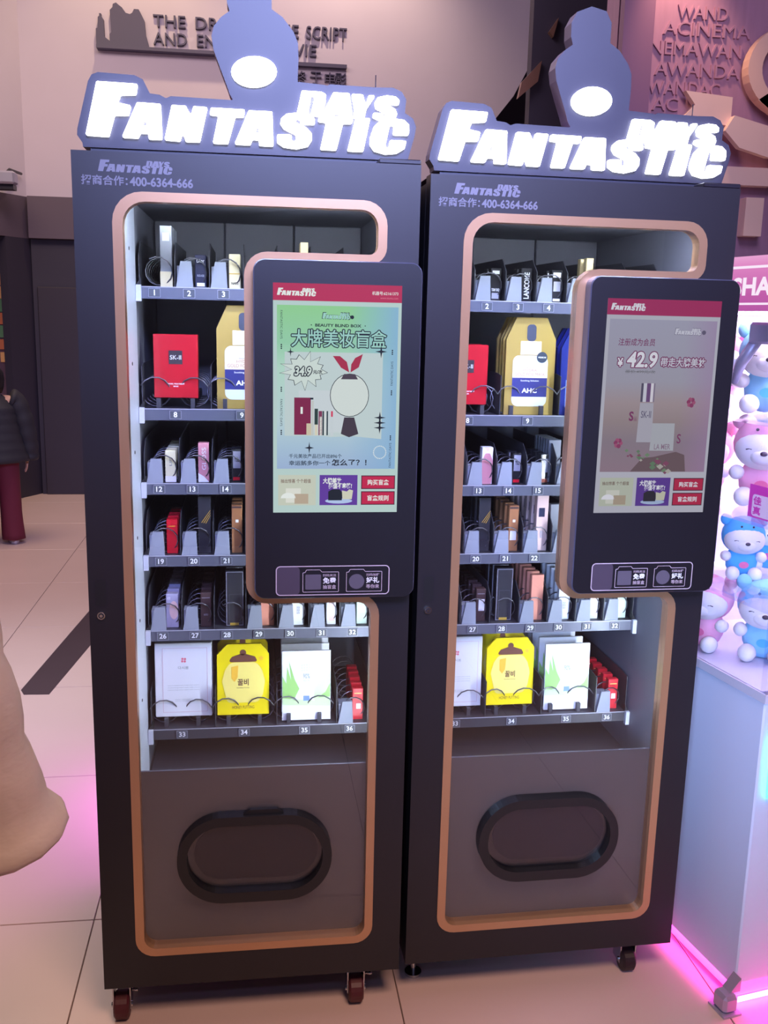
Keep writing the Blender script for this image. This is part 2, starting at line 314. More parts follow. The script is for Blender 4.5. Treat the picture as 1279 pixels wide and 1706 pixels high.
# ================================================================ the setting
floor = MB().box(-4.2, 4.6, -4.6, 8.4, -.05, -.004, 'floor_grout').build('floor'); tag(floor, kind='structure')
tm = MB().box(-.3985, .3985, -.4385, .4385, -.004, 0, 'floor_tile', b=.0012)
for ix in range(-5, 6):
    for iy in range(-5, 9):
        o = tm.build('floor_tile', floor, key='tile'); o.location = (.307+.8*ix, -.01+.88*iy, 0)
inl = MB()
v = [(-.677, 2.166), (-.653, 2.112), (-.544, 2.107), (-.30, 4.2), (-.47, 4.4)]
inl.add([(a, b, 0) for a, b in v]+[(a, b, .0015) for a, b in v], [(4, 3, 2, 1, 0), (5, 6, 7, 8, 9)]+[(i, (i+1) % 5, 5+(i+1) % 5, 5+i) for i in range(5)], 'floor_inlay')
inl.build('floor_inlay', floor)
# plaster wall with a curved free end
pl = [(-1.62, 0), (-1.62, 5.6), (3.03, 5.6), (3.02, 4.6), (2.95, 4.24), (2.86, 3.93), (2.72, 3.66), (2.53, 3.42), (2.30, 3.2), (2.0, 2.96), (1.7, 2.75), (1.5, 2.62), (1.5, 0)]
wall_back = MB().prism(pl, 7.05, 7.25, 'plaster').build('wall_back'); tag(wall_back, kind='structure')
wb2 = MB().box(-3.4, 5.6, 8.2, 8.35, 0, 5.6, 'dark_wall').build('wall_rear'); tag(wb2, kind='structure')
# dark shopfront below the plaster on the far side
sf = MB().box(-1.56, .6, 6.93, 7.05, 2.27, 2.62, 'fascia').build('trim_1'); tag(sf, kind='structure')
sf = MB()
sf.box(-1.56, .6, 7.0, 7.05, 0, 2.27, 'dark_wall'); sf.box(-1.52, .6, 6.975, 7.0, .0, 1.86, mat('dark_wall_panel', rgb(54, 47, 60), .5, noise=.05, nscale=2), b=.006)
tag(sf.build('trim_2'), kind='structure')
# the left return of the shopfront, coming nearer
lw = MB()
A = Vector((-1.56, 7.05)); B = Vector((-2.6, 5.2)); n_ = Vector((-.87, .49))
def wallseg(mb, a, b, t, z0, z1, m):
    d = (b-a).normalized(); nn = Vector((-d.y, d.x))*t
    P = [a, b, b-nn, a-nn]
    mb.add([(p.x, p.y, z) for z in (z0, z1) for p in P], [(0, 1, 2, 3), (4, 7, 6, 5)]+[(i, (i+1) % 4, 4+(i+1) % 4, 4+i) for i in range(4)], m)
wallseg(lw, A, B, .1, 2.27, 2.62, 'fascia')
tag(lw.build('trim_3'), kind='structure')
lw = MB(); wallseg(lw, A, A+(B-A).normalized()*.32, .08, 0, 2.27, 'dark_wall'); tag(lw.build('trim_4'), kind='structure')
lw = MB(); wallseg(lw, A+Vector((0, .05)), B+Vector((0, .05)), .1, 2.62, 5.6, 'plaster'); tag(lw.build('wall_left'), kind='structure')
# lit poster wall of the shop behind the opening
pw = MB().box(-3.3, -1.60, 7.45, 7.55, 0, 2.6, mat('poster_wall', rgb(120, 92, 112), .7)).build('poster_wall')
tag(pw, 'mauve display wall covered with small orange posters behind the person in black jacket', 'display wall')
rp = random.Random(3)
cols = [(206, 120, 78), (222, 140, 90), (190, 100, 70), (214, 150, 100), (90, 120, 90), (196, 130, 92)]
for r in range(9):
    for c in range(7):
        x = -1.72-c*.105; z = 1.22+r*.118
        w = .042+rp.random()*.008; h = .045+rp.random()*.012
        k = (206, 196, 214) if r > 6 else cols[rp.randrange(6)]
        q = MB().box(x-w, x+w, 7.435, 7.45, z-h, z+h, mat('poster_%d_%d_%d' % k, rgb(*k), .6, emit=.22))
        q.build('poster', pw)
cm = MB(); cm.box(-1.70, -1.57, 6.50, 6.62, 2.62, 2.66, 'dark_metal'); cm.box(-1.72, -1.55, 6.46, 6.60, 2.66, 2.76, 'silver_metal', b=.015); cm.tube([(-1.64, 6.60, 2.76), (-1.64, 6.70, 2.80), (-1.6, 6.95, 2.80)], .012, 'dark_metal')
tag(cm.build('wall_lamp'), 'small silver lamp box on the ledge of the dark shopfront', 'lamp')

# raised wall lettering
wl = empty('wall_lettering', (-.94, 7.04, 3.82)); tag(wl, 'dark raised film slogan lettering with black skyline on the plaster wall', 'lettering')
def W3(mb, name): o = mb.build(name, wl); o.matrix_parent_inverse = Matrix.Translation(wl.location).inverted(); return o
Y0, Y1 = 7.012, 7.05
for t, x0, x1, z0, z1 in [('THE', -.47, -.20, 4.055, 4.150), ('DREAM', -.115, .36, 4.055, 4.150), ('THE', .52, .77, 4.03, 4.135), ('SCRIPT', .835, 1.19, 4.03, 4.135), ('AND', -.47, -.19, 3.915, 4.010), ('ENDED', -.105, .33, 3.915, 4.010), ('MOVIE', .50, .925, 3.888, 3.985)]:
    m = MB(); m.text3(t, x0, x1, z0, z1, Y0, Y1, 'wall_letter', off=.0); W3(m, 'raised_word')
for t, x0 in zip('，终于电影', (.60, .735, .87, 1.0, 1.09)):
    m = MB(); m.text3(t, x0, x0+.1, 3.665, 3.765, Y0, Y1, 'wall_letter', off=.0); W3(m, 'raised_character')
m = MB(); m.prism([(-.94, 3.845), (.52, 3.845), (.52, 3.872), (-.94, 3.872)], Y0-.06, Y1, 'wall_letter'); W3(m, 'raised_rule')
m = MB(); m.box(.47, 1.19, Y0-.03, Y1, 3.80, 3.83, 'wall_letter'); W3(m, 'raised_rule')
sk = [(-.945, 3.87), (-.945, 4.05), (-.925, 4.06), (-.92, 4.17), (-.905, 4.185), (-.905, 4.21), (-.885, 4.21), (-.885, 4.185), (-.86, 4.15), (-.855, 3.97), (-.80, 3.93), (-.80, 4.0), (-.78, 4.02), (-.79, 4.25), (-.76, 4.28), (-.755, 4.315), (-.72, 4.33), (-.69, 4.305), (-.66, 4.285), (-.62, 4.23), (-.575, 4.22), (-.55, 4.235), (-.53, 4.275), (-.48, 4.275), (-.455, 4.23), (-.42, 4.16), (-.41, 4.02), (-.385, 3.93), (-.375, 3.87)]
sk = [(-.945+(x+.945)*.77, 3.87+(z-3.87)*.76) for x, z in sk]
m = MB(); m.prism(sk, Y0-.01, Y1, 'wall_letter'); W3(m, 'skyline_silhouette')

# relief wall on the far right
rw = MB(); rw.box(2.24, 5.2, 3.0, 3.2, 0, 4.4, 'relief'); rw.box(2.20, 2.36, 2.94, 3.0, 0, 4.4, mat('relief_post', rgb(140, 106, 140), .6)); rw.box(2.20, 2.40, 3.02, 3.2, 0, 4.4, 'relief')
relief = rw.build('wall_right'); tag(relief, kind='structure')
for t, x0, x1, zc in [('WAND', 2.50, 2.77, 3.22), ('ACINEMA', 2.43, 2.90, 3.14), ('NEMAWAN', 2.37, 2.86, 3.045), ('AWANDA', 2.40, 2.86, 2.945), ('WANDAC', 2.37, 2.76, 2.855), ('AC', 2.40, 2.54, 2.775)]:
    m = MB(); m.text3(t, x0, x1, zc-.032, zc+.032, 2.988, 3.0, 'relief', off=.0); m.build('raised_word', relief)
rg = empty('ring_emblem', (3.08, 2.93, 2.60)); tag(rg, 'cream ring emblem with a ribbon banner mounted on the mauve relief wall', 'emblem')
def RG(mb, name): o = mb.build(name, rg); o.matrix_parent_inverse = Matrix.Translation(rg.location).inverted(); return o
ring = MB(); C0 = (3.16, 2.955); ring.prism(disc(C0[0], C0[1], .30, 40, .235), 2.90, 2.97, 'gold_ring', hole=disc(C0[0]+.01, C0[1], .235, 40, .175)); RG(ring, 'ring')
swo = MB(); swo.prism([(2.93, 2.80), (3.02, 2.86), (3.2, 2.85), (3.45, 2.90), (3.45, 2.80), (3.2, 2.76), (3.02, 2.74)], 2.90, 2.96, 'gold_ring'); RG(swo, 'swoosh')
rb = MB(); rb.prism([(2.545, 2.83), (2.60, 2.765), (2.54, 2.70), (2.80, 2.67), (2.80, 2.81)], 2.92, 2.96, 'ribbon_cream'); RG(rb, 'ribbon_tail')
rb = MB(); rb.prism([(2.755, 2.64), (2.80, 2.715), (3.0, 2.67), (3.5, 2.65), (3.5, 2.51), (3.0, 2.52), (2.84, 2.56)], 2.88, 2.92, 'ribbon_cream'); RG(rb, 'ribbon_band')
blk = MB().box(2.77, 3.07, 2.93, 3.0, 2.385, 2.475, 'ribbon_cream'); tag(blk.build('wall_block'), 'flat cream horizontal plank on the relief wall under the ribbon', 'panel')
blk = MB().box(2.93, 3.03, 2.93, 3.0, 2.13, 2.325, 'ribbon_cream'); tag(blk.build('wall_block'), 'short cream upright plank on the relief wall below the ribbon', 'panel')
# ornament of bent metal leaves in the dark gap
orn = empty('leaf_ornament', (2.28, 4.6, 3.2)); tag(orn, 'dark ornament with two bronze metal leaves between the walls', 'ornament')
for pts in [[(2.30, 3.53), (2.36, 3.62), (2.33, 3.50)], [(2.11, 3.11), (2.13, 3.21), (2.26, 3.35), (2.24, 3.22)]]:
    q = MB(); q.prism(pts, 4.58, 4.62, mat('bronze_leaf', rgb(150, 115, 100), .3, metal=.6)); o = q.build('metal_leaf', orn); o.matrix_parent_inverse = Matrix.Translation(orn.location).inverted()
q = MB(); q.box(2.2, 2.9, 4.62, 4.72, 0, 4.6, 'dark_wall'); o = q.build('backing_post', orn); o.matrix_parent_inverse = Matrix.Translation(orn.location).inverted()

# ================================================================ vending machines
DW, DH = .70, 1.8743
ROWS = [1.6088, 1.3261, 1.146, .966, .7741, .5109]
FD = .2786                                                # front of the trays behind the door plane
WIDE = [.1703, .3268, .4814, .5989]
NARROW = [.0493+.079*k for k in range(1, 8)]
gout = round_poly([(.0755, .081), (.632, .081), (.632, .957), (.355, .957), (.355, 1.672), (.632, 1.672), (.632, 1.80), (.0755, 1.80)], [.045, .045, .05, .03, .03, .035, .05, .06])
gin = round_poly([(.0955, .1005), (.613, .1005), (.613, .9385), (.336, .9385), (.336, 1.6915), (.613, 1.6915), (.613, 1.781), (.0955, 1.781)], [.028, .028, .032, .048, .048, .018, .035, .045])
def helix(cx, cz, r, y0, y1, turns, sgn, ph=0, n=14):
    N = int(turns*n); return [(cx+sgn*r*math.sin(ph+2*PI*i/n), y0+(y1-y0)*i/N, cz+r*math.cos(ph+2*PI*i/n)) for i in range(N+1)]
def machine(loc, rot, label, side, nospacer):
    R = empty('vending_machine', loc, rot); tag(R, label, 'vending machine', 'cosmetics vending machines')
    ch = -loc[2]
    # cabinet shell
    c = MB()
    for b in [(0, .025, .05, .80, 0, 1.86), (.675, .70, .05, .80, 0, 1.86), (.025, .675, .05, .80, 1.835, 1.86), (.025, .675, .05, .80, 0, .03), (.025, .675, .78, .80, .03, 1.835)]: c.box(*b, 'black_paint')
    c.build('cabinet', R, 'cabinet')
    c = MB(); c.box(.080, .086, .065, FD+.005, .09, 1.82, 'rail_metal'); c.box(.080, .0855, FD+.005, .77, .09, 1.82, 'liner_dark')
    c.box(.660, .666, .065, FD+.005, .09, 1.82, mat('liner_mid', rgb(104, 104, 118), .45, noise=.05, nscale=5)); c.box(.6605, .666, FD+.005, .77, .09, 1.82, 'liner_dark')
    for z in (1.70, 1.45, 1.25, 1.05, .85, .65): c.cyl((.086, .17, z), (1, 0, 0), .004, .001, 'black_print', 8)
    c.build('side_liner', R, 'liner')
    c = MB()
    for k in range(3): c.box(.088+k*.1915, .0875+(k+1)*.1905, .74, .755, .09, 1.81, 'liner_dark', b=.003)
    c.build('back_liner', R, 'backliner')
    MB().box(.03, .67, .05, .78, 1.81, 1.83, 'liner_dark').build('top_liner', R, 'topliner')
    c = MB(); c.box(.09, .62, .03, .034, .095, .533, 'lower_panel'); c.box(.09, .66, .05, .70, .40, .41, 'tray_dark'); c.box(.088, .622, .0294, .0346, .5328, .5338, 'lip_metal')
    c.build('lower_panel', R, 'lowerpanel')
    MB().box(.650, .654, .052, .060, .42, 1.79, 'led_white').build('led_strip', R, 'ledr')
    MB().box(.655, .659, .049, .085, .41, 1.80, 'black_panel').build('added_led_shield', R, 'ledh')  # added unseen shield, keeps the strip's light off the right liner
    MB().box(.12, .60, .050, .056, 1.802, 1.806, 'led_white').build('led_strip', R, 'ledt')
    # door with its window opening, copper trim and pane
    d = MB().prism(rect(0, DW, 0, DH), 0, .048, 'black_paint', hole=gout).build('door', R, 'door')
    rec = MB(); outline(rec, round_poly(rect(.012, .040, .935, 1.0), .006), .002, -.0006, 'black_panel'); rec.flat(round_poly(rect(.014, .038, .937, .998), .006), -.0004, 'hatch_black'); rec.build('handle_recess', d, 'handle')
    lk = MB(); lk.cyl((.0256, -.005, .918), (0, 1, 0), .0085, .006, 'chrome', 20); lk.cyl((.0256, -.0056, .918), (0, 1, 0), .006, .002, 'dark_metal', 16); lk.cyl((.0256, -.0062, .918), (0, 1, 0), .0035, .002, 'chrome', 12); lk.build('door_lock', d, 'lock')
    h = MB(); logo(h, .051, .196, 1.834, 1.859, -.0008, 'door_print'); h.text('招商合作：', .018, .108, 1.810, 1.829, -.0008, 'door_print', off=.02); h.text('400-6364-666', .112, .236, 1.810, 1.828, -.0008, 'door_print', off=.03); h.build('door_lettering', d, 'header')
    MB().prism(gout, -.003, .03, 'copper_trim', hole=gin).build('window_trim', R, 'trim')
    MB().prism([(a, b) for a, b in gin], .012, .016, 'door_glass').build('window_pane', R, 'pane')
    # delivery hatch
    hp = MB(); o = stadium(.174, .532, .209, .4275, 14); i = stadium(.196, .511, .235, .405, 14)
    hp.prism(o, -.004, .03, 'hatch_rim', hole=i)
    hatch = hp.build('delivery_hatch', R, 'hatch')
    fl = MB(); fl.prism(stadium(.197, .510, .236, .404, 14), .020, .029, 'hatch_black'); fl.prism(stadium(.212, .500, .258, .398, 14), .016, .021, 'black_panel'); fl.build('hatch_flap', hatch, 'flap')
    if side == 'L':
        MB().prism(round_poly([(.315, .42), (.43, .42), (.405, .44), (.34, .44)], .008), .004, .014, 'hatch_black').build('hatch_tab', hatch, 'tab')
    # touchscreen terminal
    T = MB(); tp = round_poly(rect(.3545, .7035, .959, 1.676), .024, 8); tq = round_poly(rect(.3565, .7015, .961, 1.674), .022, 8)
    n = len(tp); T.add([(a, -.002, b) for a, b in tp]+[(a, -.034, b) for a, b in tp]+[(a, -.037, b) for a, b in tq], [(k+i, k+(i+1) % n, k+n+(i+1) % n, k+n+i) for k in (0, n) for i in range(n)], 'terminal_edge')
    T.flat(tq, -.037, 'terminal_black'); T.flat(tp, -.002, 'terminal_black')
    for x in (.405, .650):
        for k in range(3): outline(T, disc(x, 1.066, .004+.004*k, 16), .0012, -.0373, 'black_panel')
    T = T.build('screen_terminal', R, 'terminal')
    sc = MB(); (screen_left if side == 'L' else screen_right)(sc); sc.build('display_screen', T)
    st = MB(); Y = -.0375
    outline(st, round_poly(rect(.400, .6485, .966, 1.0325), .010), .0022, Y, 'sticker_line' if 'sticker_line' in MATS else mat('sticker_line', rgb(196, 178, 190), .6))
    for x0, x1, ta, tb, tc in ((.458, .537, '扫码关注', '免费', '抽盲盒'), (.553, .632, '扫码加群', '好礼', '等你来')):
        outline(st, round_poly([(x0, .973), (x1, .973), (x1, 1.019), (x0+.042, 1.019), (x0+.038, 1.024), (x0+.008, 1.024), (x0+.005, 1.018), (x0, 1.018)], .002, 3), .0012, Y, 'sticker_line')
        xa = x0+.044
        st.text(ta, xa, x1-.006, 1.008, 1.014, Y, 'sticker_line', .01); st.text(tb, xa, x1-.006, .992, 1.006, Y, 'white_print', .03); st.text(tc, xa, x1-.006, .980, .9895, Y, 'sticker_line', .01)
        st.flat(round_poly(rect(x0+.006, x0+.040, .979, 1.013), .002, 3) if x0 < .5 else disc(x0+.023, .996, .017, 24), Y+.0002, mat('sticker_blank', rgb(92, 84, 98), .6))
    st.flat(round_poly(rect(.402, .452, .968, 1.0305), .009), Y+.0002, mat('sticker_base', rgb(74, 62, 78), .5))
    st.build('info_sticker', T, 'sticker')
    # illuminated sign
    sb = MB(); sb.prism([(a, b) for a, b in BOARD], .050, .095, 'sign_board', side=mat('sign_side', rgb(150, 130, 150), .5)); sb.box(.03, .66, .055, .09, DH-.01, 1.892, 'sign_board')
    sb = sb.build('sign_board', R, 'signboard')
    for k in LET:
        MB().prism(round_poly(LET[k][0], .0025, 3), .040, .050, 'sign_letter', hole=LET[k][1]).build('letter', sb, 'let'+k)
    MB().prism(LIT, .043, .050, 'sign_letter').build('lit_panel', sb, 'litpanel')
    MB().tube([(.612, .085, 2.02), (.612, .085, 2.062)], .0011, 'dark_metal').build('antenna', sb, 'antenna')
    MB().box(.612, .70, .0, .05, DH, DH+.010, 'black_panel', b=.002).build('hinge_cover', R, 'hinge')
    # casters and feet
    for (x, y, steer) in ((.035, .035, 1), (.598, .035, 1), (.05, .72, 0), (.65, .72, 0)):
        if side == 'R' and x == .035:
            f = MB(); f.cyl((.038, .085, ch), (0, 0, 1), .022, .008, 'chrome', 18); f.cyl((.038, .085, ch), (0, 0, 1), .007, -ch+.002, 'chrome', 10); f.build('leveling_foot', R); continue
        r = .034 if side == 'L' else .031
        cc = MB(); cc.tube([(x-.018, y, ch+r), (x-.013, y, ch+r), (x+.013, y, ch+r), (x+.018, y, ch+r)], [r-.006, r, r, r-.006], 'red_rubber' if side == 'L' else 'dark_rubber', 20, smooth=False)
        wheel = MB()
        for sx in (-1, 1): wheel.box(x+sx*.0200-.0015, x+sx*.0200+.0015, y-.010, y+.035, ch+r-.008, -.006, 'chrome'); wheel.cyl((x+sx*.0200, y, ch+r), (sx, 0, 0), .006, .005, 'chrome', 10)
        wheel.box(x-.026, x+.026, y-.015, y+.05, -.007, 0, 'chrome'); wheel.tube([(x+.017, y+.01, ch+.066), (x+.037, y-.012, ch+.08)], .004, 'chrome')
        cs = wheel.build('caster', R); cc.build('wheel', cs)
    # trays with coils, dividers, spacers, number plates
    num = 1
    for r, zl in enumerate(ROWS):
        wide = r in (1, 5); z = zl+.013
        t = MB(); t.box(.092, .655, FD, FD+.003, zl-.014, z+.001, 'lip_metal' if r != 5 else 'tray_dark'); t.box(.092, .655, FD+.003, FD+.42, z-.004, z, 'tray_dark'); t.box(.092, .655, FD-.0012, FD, z-.001, z+.001, 'silver_print')
        t = t.build('tray', R)
        for x0, x1 in ((.087, .099), (.649, .6595)):
            b = MB(); b.box(x0, x1, FD-.014, FD-.002, zl-.020, z+.004, 'rail_metal'); b.prism([(x0, z+.004), (x1, z+.004), (x1, z+.02)] if x0 < .3 else [(x0, z+.004), (x1, z+.004), (x0, z+.02)], FD-.004, FD+.02, 'hatch_black'); b.build('tray_bracket', t)
        cs = [(x, 'w') for x in WIDE[:3]]+[(WIDE[3], 'n')] if wide else [(x, 'n') for x in NARROW]
        for x, k in cs:
            p = MB(); p.box(x-.0135, x+.0135, FD-.0025, FD-.0005, zl-.0105, zl+.0095, 'plate_dark'); outline(p, rect(x-.0135, x+.0135, zl-.0105, zl+.0095), .0007, FD-.0027, 'silver_print')
            w = .0066*text_geo(str(num), .02, 0)[2]
            p.text(str(num), x-w, x+w, zl-.0065, zl+.0065, FD-.0028, 'white_print', .02); p.build('number_plate', t)
            if k == 'n':
                c = MB(); c.tube(helix(0, .036, .032, FD+.004, FD+.36, 8, 1, -.6), .0017, 'coil_steel', 5); o = c.build('coil', t, 'coiln'); o.location = (x+.008, 0, z)
                if num not in nospacer:
                    c = MB(); c.prism([(-.030, 0), (.009, 0), (.006, .060), (-.019, .060)], FD+.001, FD+.012, 'spacer_grey'); c.box(-.028, .006, FD+.012, FD+.05, 0, .05, 'spacer_grey'); o = c.build('lane_spacer', t, 'spacer'); o.location = (x, 0, z)
            else:
                for sg in (-1, 1):
                    c = MB(); c.tube(helix(0, .038, .036, FD+.004, FD+.36, 6, -sg, -1.1), .0018, 'coil_steel', 5); o = c.build('coil', t, 'coilw%d' % sg); o.location = (x+sg*.046-.002, 0, z)
                c = MB(); c.box(-.045, -.035, FD+.012, FD+.36, 0, .024, 'tray_dark'); c.box(.035, .045, FD+.012, FD+.36, 0, .024, 'tray_dark'); o = c.build('lane_rail', t, 'lanerail'); o.location = (x, 0, z)
            num += 1
        xs = [.094]+[a+(.084 if wide else .047) for a, k in cs[:-1]]+[.653]
        for x in xs:
            hh, bh = (.10, .105) if wide else (.072, .104)
            c = MB(); v = [(FD+.004, 0), (FD+.004, hh), (FD+.045, bh), (FD+.40, bh), (FD+.40, 0)]
            c.add([(-.001, a, b) for a, b in v]+[(.001, a, b) for a, b in v], [(0, 1, 2, 3, 4), (9, 8, 7, 6, 5)]+[(i, (i+1) % 5, 5+(i+1) % 5, 5+i) for i in range(5)], 'divider_black'); o = c.build('divider', t, 'div%d' % wide); o.location = (x, 0, z)
    return R
# ================================================================ what the two touchscreens show
SX0, SX1, SZ0, SZ1 = .3946, .6608, 1.1509, 1.629
def P_(sx, sy): return (SX0+sx*(SX1-SX0), SZ1-sy*(SZ1-SZ0))
def scr_rect(x0, x1, y0, y1): a = P_(x0, y1); b = P_(x1, y0); return rect(a[0], b[0], a[1], b[1])
def scr_text(mb, t, x0, x1, y0, y1, y, m, off=.0, rot=0, shear=0):
    a = P_(x0, y1); b = P_(x1, y0); mb.text(t, a[0], b[0], a[1], b[1], y, m, off, shear, rot)
def scr_text_o(mb, t, x0, x1, y0, y1, y, m, mo, off=.0, w=.07, shear=0):
    """outlined lettering: a fat dark copy under the light one"""
    for i in range(12): dx, dy = .0075*math.cos(i*PI/6), .0044*math.sin(i*PI/6); scr_text(mb, t, x0+dx, x1+dx, y0+dy, y1+dy, y+.00002*i, mo, off, shear=shear)
    scr_text(mb, t, x0, x1, y0, y1, y-.0002, m, off, shear=shear)
def scr_logo(mb, x0, x1, y0, y1, y, m): a = P_(x0, y1); b = P_(x1, y0); logo(mb, a[0], b[0], a[1], b[1], y, m)
def scr_poly(pts): return [P_(*p) for p in pts]
Y = -.0372
def screen_buttons(mb, k, dim):
    s = lambda n, r, g, b: screen(n+('_dim' if dim else ''), *(int(c*k) for c in (r, g, b)))
    bg = s('px_mint', 176, 200, 196)
    mb.flat(scr_rect(.04, .34, .83, .967), Y-.0004, s('px_beige', 190, 196, 180))
    scr_text(mb, '抽出惊喜 个个超值', .06, .30, .848, .866, Y-.0006, s('px_brown', 110, 80, 70), .01)
    mb.flat(scr_rect(.10, .22, .89, .955), Y-.0006, s('px_cream', 212, 214, 204)); mb.flat(scr_rect(.17, .28, .915, .96), Y-.0007, s('px_tan', 176, 160, 140))
    mb.flat([P_(.06+.06*math.cos(a)+.06, .935-.025*math.sin(a)) for a in [i*PI/8 for i in range(9)]], Y-.0007, s('px_white', 220, 226, 222))
    mb.flat(scr_rect(.37, .675, .83, .967), Y-.0004, s('px_purple', 92, 56, 150))
    scr_text(mb, '大牌美妆', .395, .545, .842, .870, Y-.0006, s('px_white', 220, 226, 222), .03, shear=.1); scr_text(mb, '超值不套路!', .44, .63, .866, .892, Y-.0006, s('px_white', 220, 226, 222), .03, shear=.1)
    mb.flat(scr_poly([(.44, .945), (.44, .905), (.47, .895), (.53, .895), (.555, .91), (.55, .945)]), Y-.0006, s('px_ink', 40, 34, 44))
    mb.flat(scr_poly([(.555, .94), (.55, .90), (.59, .905), (.61, .895), (.64, .90), (.63, .94)]), Y-.0007, s('px_pale', 200, 200, 180))
    mb.flat([P_(.525+.11*math.cos(a), .948+.012*math.sin(a)) for a in [i*PI/8 for i in range(16)]], Y-.00055, s('px_lilac', 170, 190, 226))
    for y0, t in ((.832, '购买盲盒'), (.904, '盲盒规则')):
        mb.flat(scr_rect(.705, .98, y0, y0+.062), Y-.0004, s('px_frame', 80, 24, 48)); mb.flat(scr_rect(.712, .973, y0+.004, y0+.058), Y-.0006, s('px_red', 186, 34, 72))
        scr_text(mb, t, .755, .93, y0+.018, y0+.044, Y-.0008, s('px_white', 220, 226, 222), .02)
def screen_left(mb):
    mint = screen('px_mint', 176, 200, 196); ink = screen('px_ink', 24, 30, 40); wht = screen('px_white', 220, 226, 222)
    mb.flat(scr_rect(0, 1, 0, 1), Y, mint)
    mb.flat(scr_rect(0, 1, 0, .073), Y-.0003, screen('px_header', 176, 40, 78))
    scr_logo(mb, .03, .33, .020, .054, Y-.0006, wht); scr_text(mb, '机器号:62161373', .765, .97, .026, .042, Y-.0006, wht, .01); scr_text(mb, 'www.niuniu.com', .83, .97, .050, .058, Y-.0006, screen('px_rose', 214, 120, 140))
    mb.flat(scr_rect(.03, .975, .092, .802), Y-.0003, screen_gradient('px_poster', [(0, (150, 172, 205)), (.14, (160, 186, 206)), (.30, (176, 200, 204)), (.62, (170, 206, 190)), (.78, (140, 196, 160)), (1, (136, 198, 136))], zrange=(1.246, 1.585), xmix=(.55, .665, (128, 170, 205), 0, 0)))
    scr_logo(mb, .375, .60, .118, .150, Y-.0008, ink); scr_logo(mb, .38, .595, .121, .148, Y-.001, screen('px_aqua', 150, 200, 190))
    mb.flat(disc(*P_(.612, .138), .004, 12), Y-.0008, ink)
    scr_text(mb, 'BEAUTY BLIND BOX', .325, .685, .168, .181, Y-.0008, ink, .03); mb.flat(disc(*P_(.295, .174), .0012, 8), Y-.0008, ink); mb.flat(disc(*P_(.715, .174), .0012, 8), Y-.0008, ink)
    scr_text_o(mb, '大牌美妆盲盒', .14, .885, .192, .268, Y-.0008, screen('px_aqua', 150, 200, 190), ink, .01, .05)
    mb.flat(scr_rect(.09, .86, .29, .655), Y-.0006, screen('px_photo', 184, 200, 200)); mb.flat(scr_rect(.20, .60, .455, .64), Y-.0007, screen('px_photo2', 192, 202, 206))
    mb.flat(scr_poly([(.10, .655), (.30, .645), (.45, .66), (.62, .655), (.86, .668), (.86, .64), (.10, .63)]), Y-.0007, screen('px_photo', 184, 200, 200))
    burst = []
    for i in range(26):
        a = 2*PI*i/26+.1; k = (1.0, .64)[i % 2]*(1+.14*math.sin(i*2.3)); burst.append((.245+.185*k*math.cos(a), .37+.078*k*math.sin(a)))
    mb.flat(scr_poly(burst), Y-.001, ink); mb.flat(scr_poly([(.245+(x-.245)*.955, .37+(y-.37)*.95) for x, y in burst]), Y-.0012, screen('px_burst', 196, 210, 204))
    scr_text_o(mb, '34.9', .165, .30, .353, .393, Y-.0014, screen('px_burst', 196, 210, 204), ink, .03, .05, shear=.15); scr_text(mb, '元/次', .31, .385, .366, .384, Y-.0014, ink, .03)
    # products in the picture: a crimson box, tubes and lipsticks
    mb.flat(scr_rect(.165, .295, .487, .65), Y-.0010, screen('px_maroon', 120, 30, 66)); mb.flat(scr_rect(.29, .315, .487, .495), Y-.0011, ink); mb.flat(scr_rect(.215, .232, .528, .558), Y-.0011, wht)
    for x0, x1, y0, y1, c in ((.262, .30, .60, .652, (196, 186, 160)), (.302, .318, .50, .652, (186, 190, 186)), (.325, .352, .535, .605, (40, 60, 54)), (.328, .350, .605, .652, (206, 200, 178)), (.357, .385, .545, .652, (120, 50, 80)), (.366, .382, .57, .652, (210, 214, 208)), (.388, .400, .545, .652, (36, 50, 52)), (.405, .416, .545, .652, (206, 212, 208)), (.420, .432, .545, .652, (52, 66, 70)), (.455, .470, .545, .57, (200, 60, 90)), (.452, .474, .57, .655, (190, 200, 204))):
        mb.flat(scr_rect(x0, x1, y0, y1), Y-.0012, screen('px_p%d_%d_%d' % c, *c))
    # plain round flask with a red bow in place of the figure
    mb.flat([P_(.60+.155*math.cos(a), .475+.095*math.sin(a)) for a in [i*PI/14 for i in range(28)]], Y-.0010, ink); mb.flat([P_(.60+.150*math.cos(a), .475+.092*math.sin(a)) for a in [i*PI/14 for i in range(28)]], Y-.0012, screen('px_flask', 200, 210, 206))
    mb.flat(scr_poly([(.53, .405), (.665, .405), (.64, .382), (.555, .382)]), Y-.0013, screen('px_neck', 70, 60, 70))
    mb.flat(scr_poly([(.535, .645), (.56, .572), (.64, .572), (.675, .645), (.60, .66)]), Y-.0013, screen('px_dark', 62, 52, 62))
    red = screen('px_bow', 160, 40, 66)
    mb.flat(scr_poly([(.595, .375), (.53, .355), (.465, .305), (.52, .305), (.575, .33)]), Y-.0016, red); mb.flat(scr_poly([(.605, .375), (.67, .352), (.70, .295), (.64, .312), (.61, .34)]), Y-.0016, red)
    for cx, cy, r, sx in ((.135, .29, .010, .8), (.845, .283, .014, .9), (.845, .572, .013, .9), (.845, .595, .013, .9), (.845, .617, .013, .9), (.285, .708, .013, .8)):
        mb.flat(star(*P_(cx, cy), r, .22, 4, sx if cy < .5 or cy > .7 else 1.0), Y-.0014, ink)
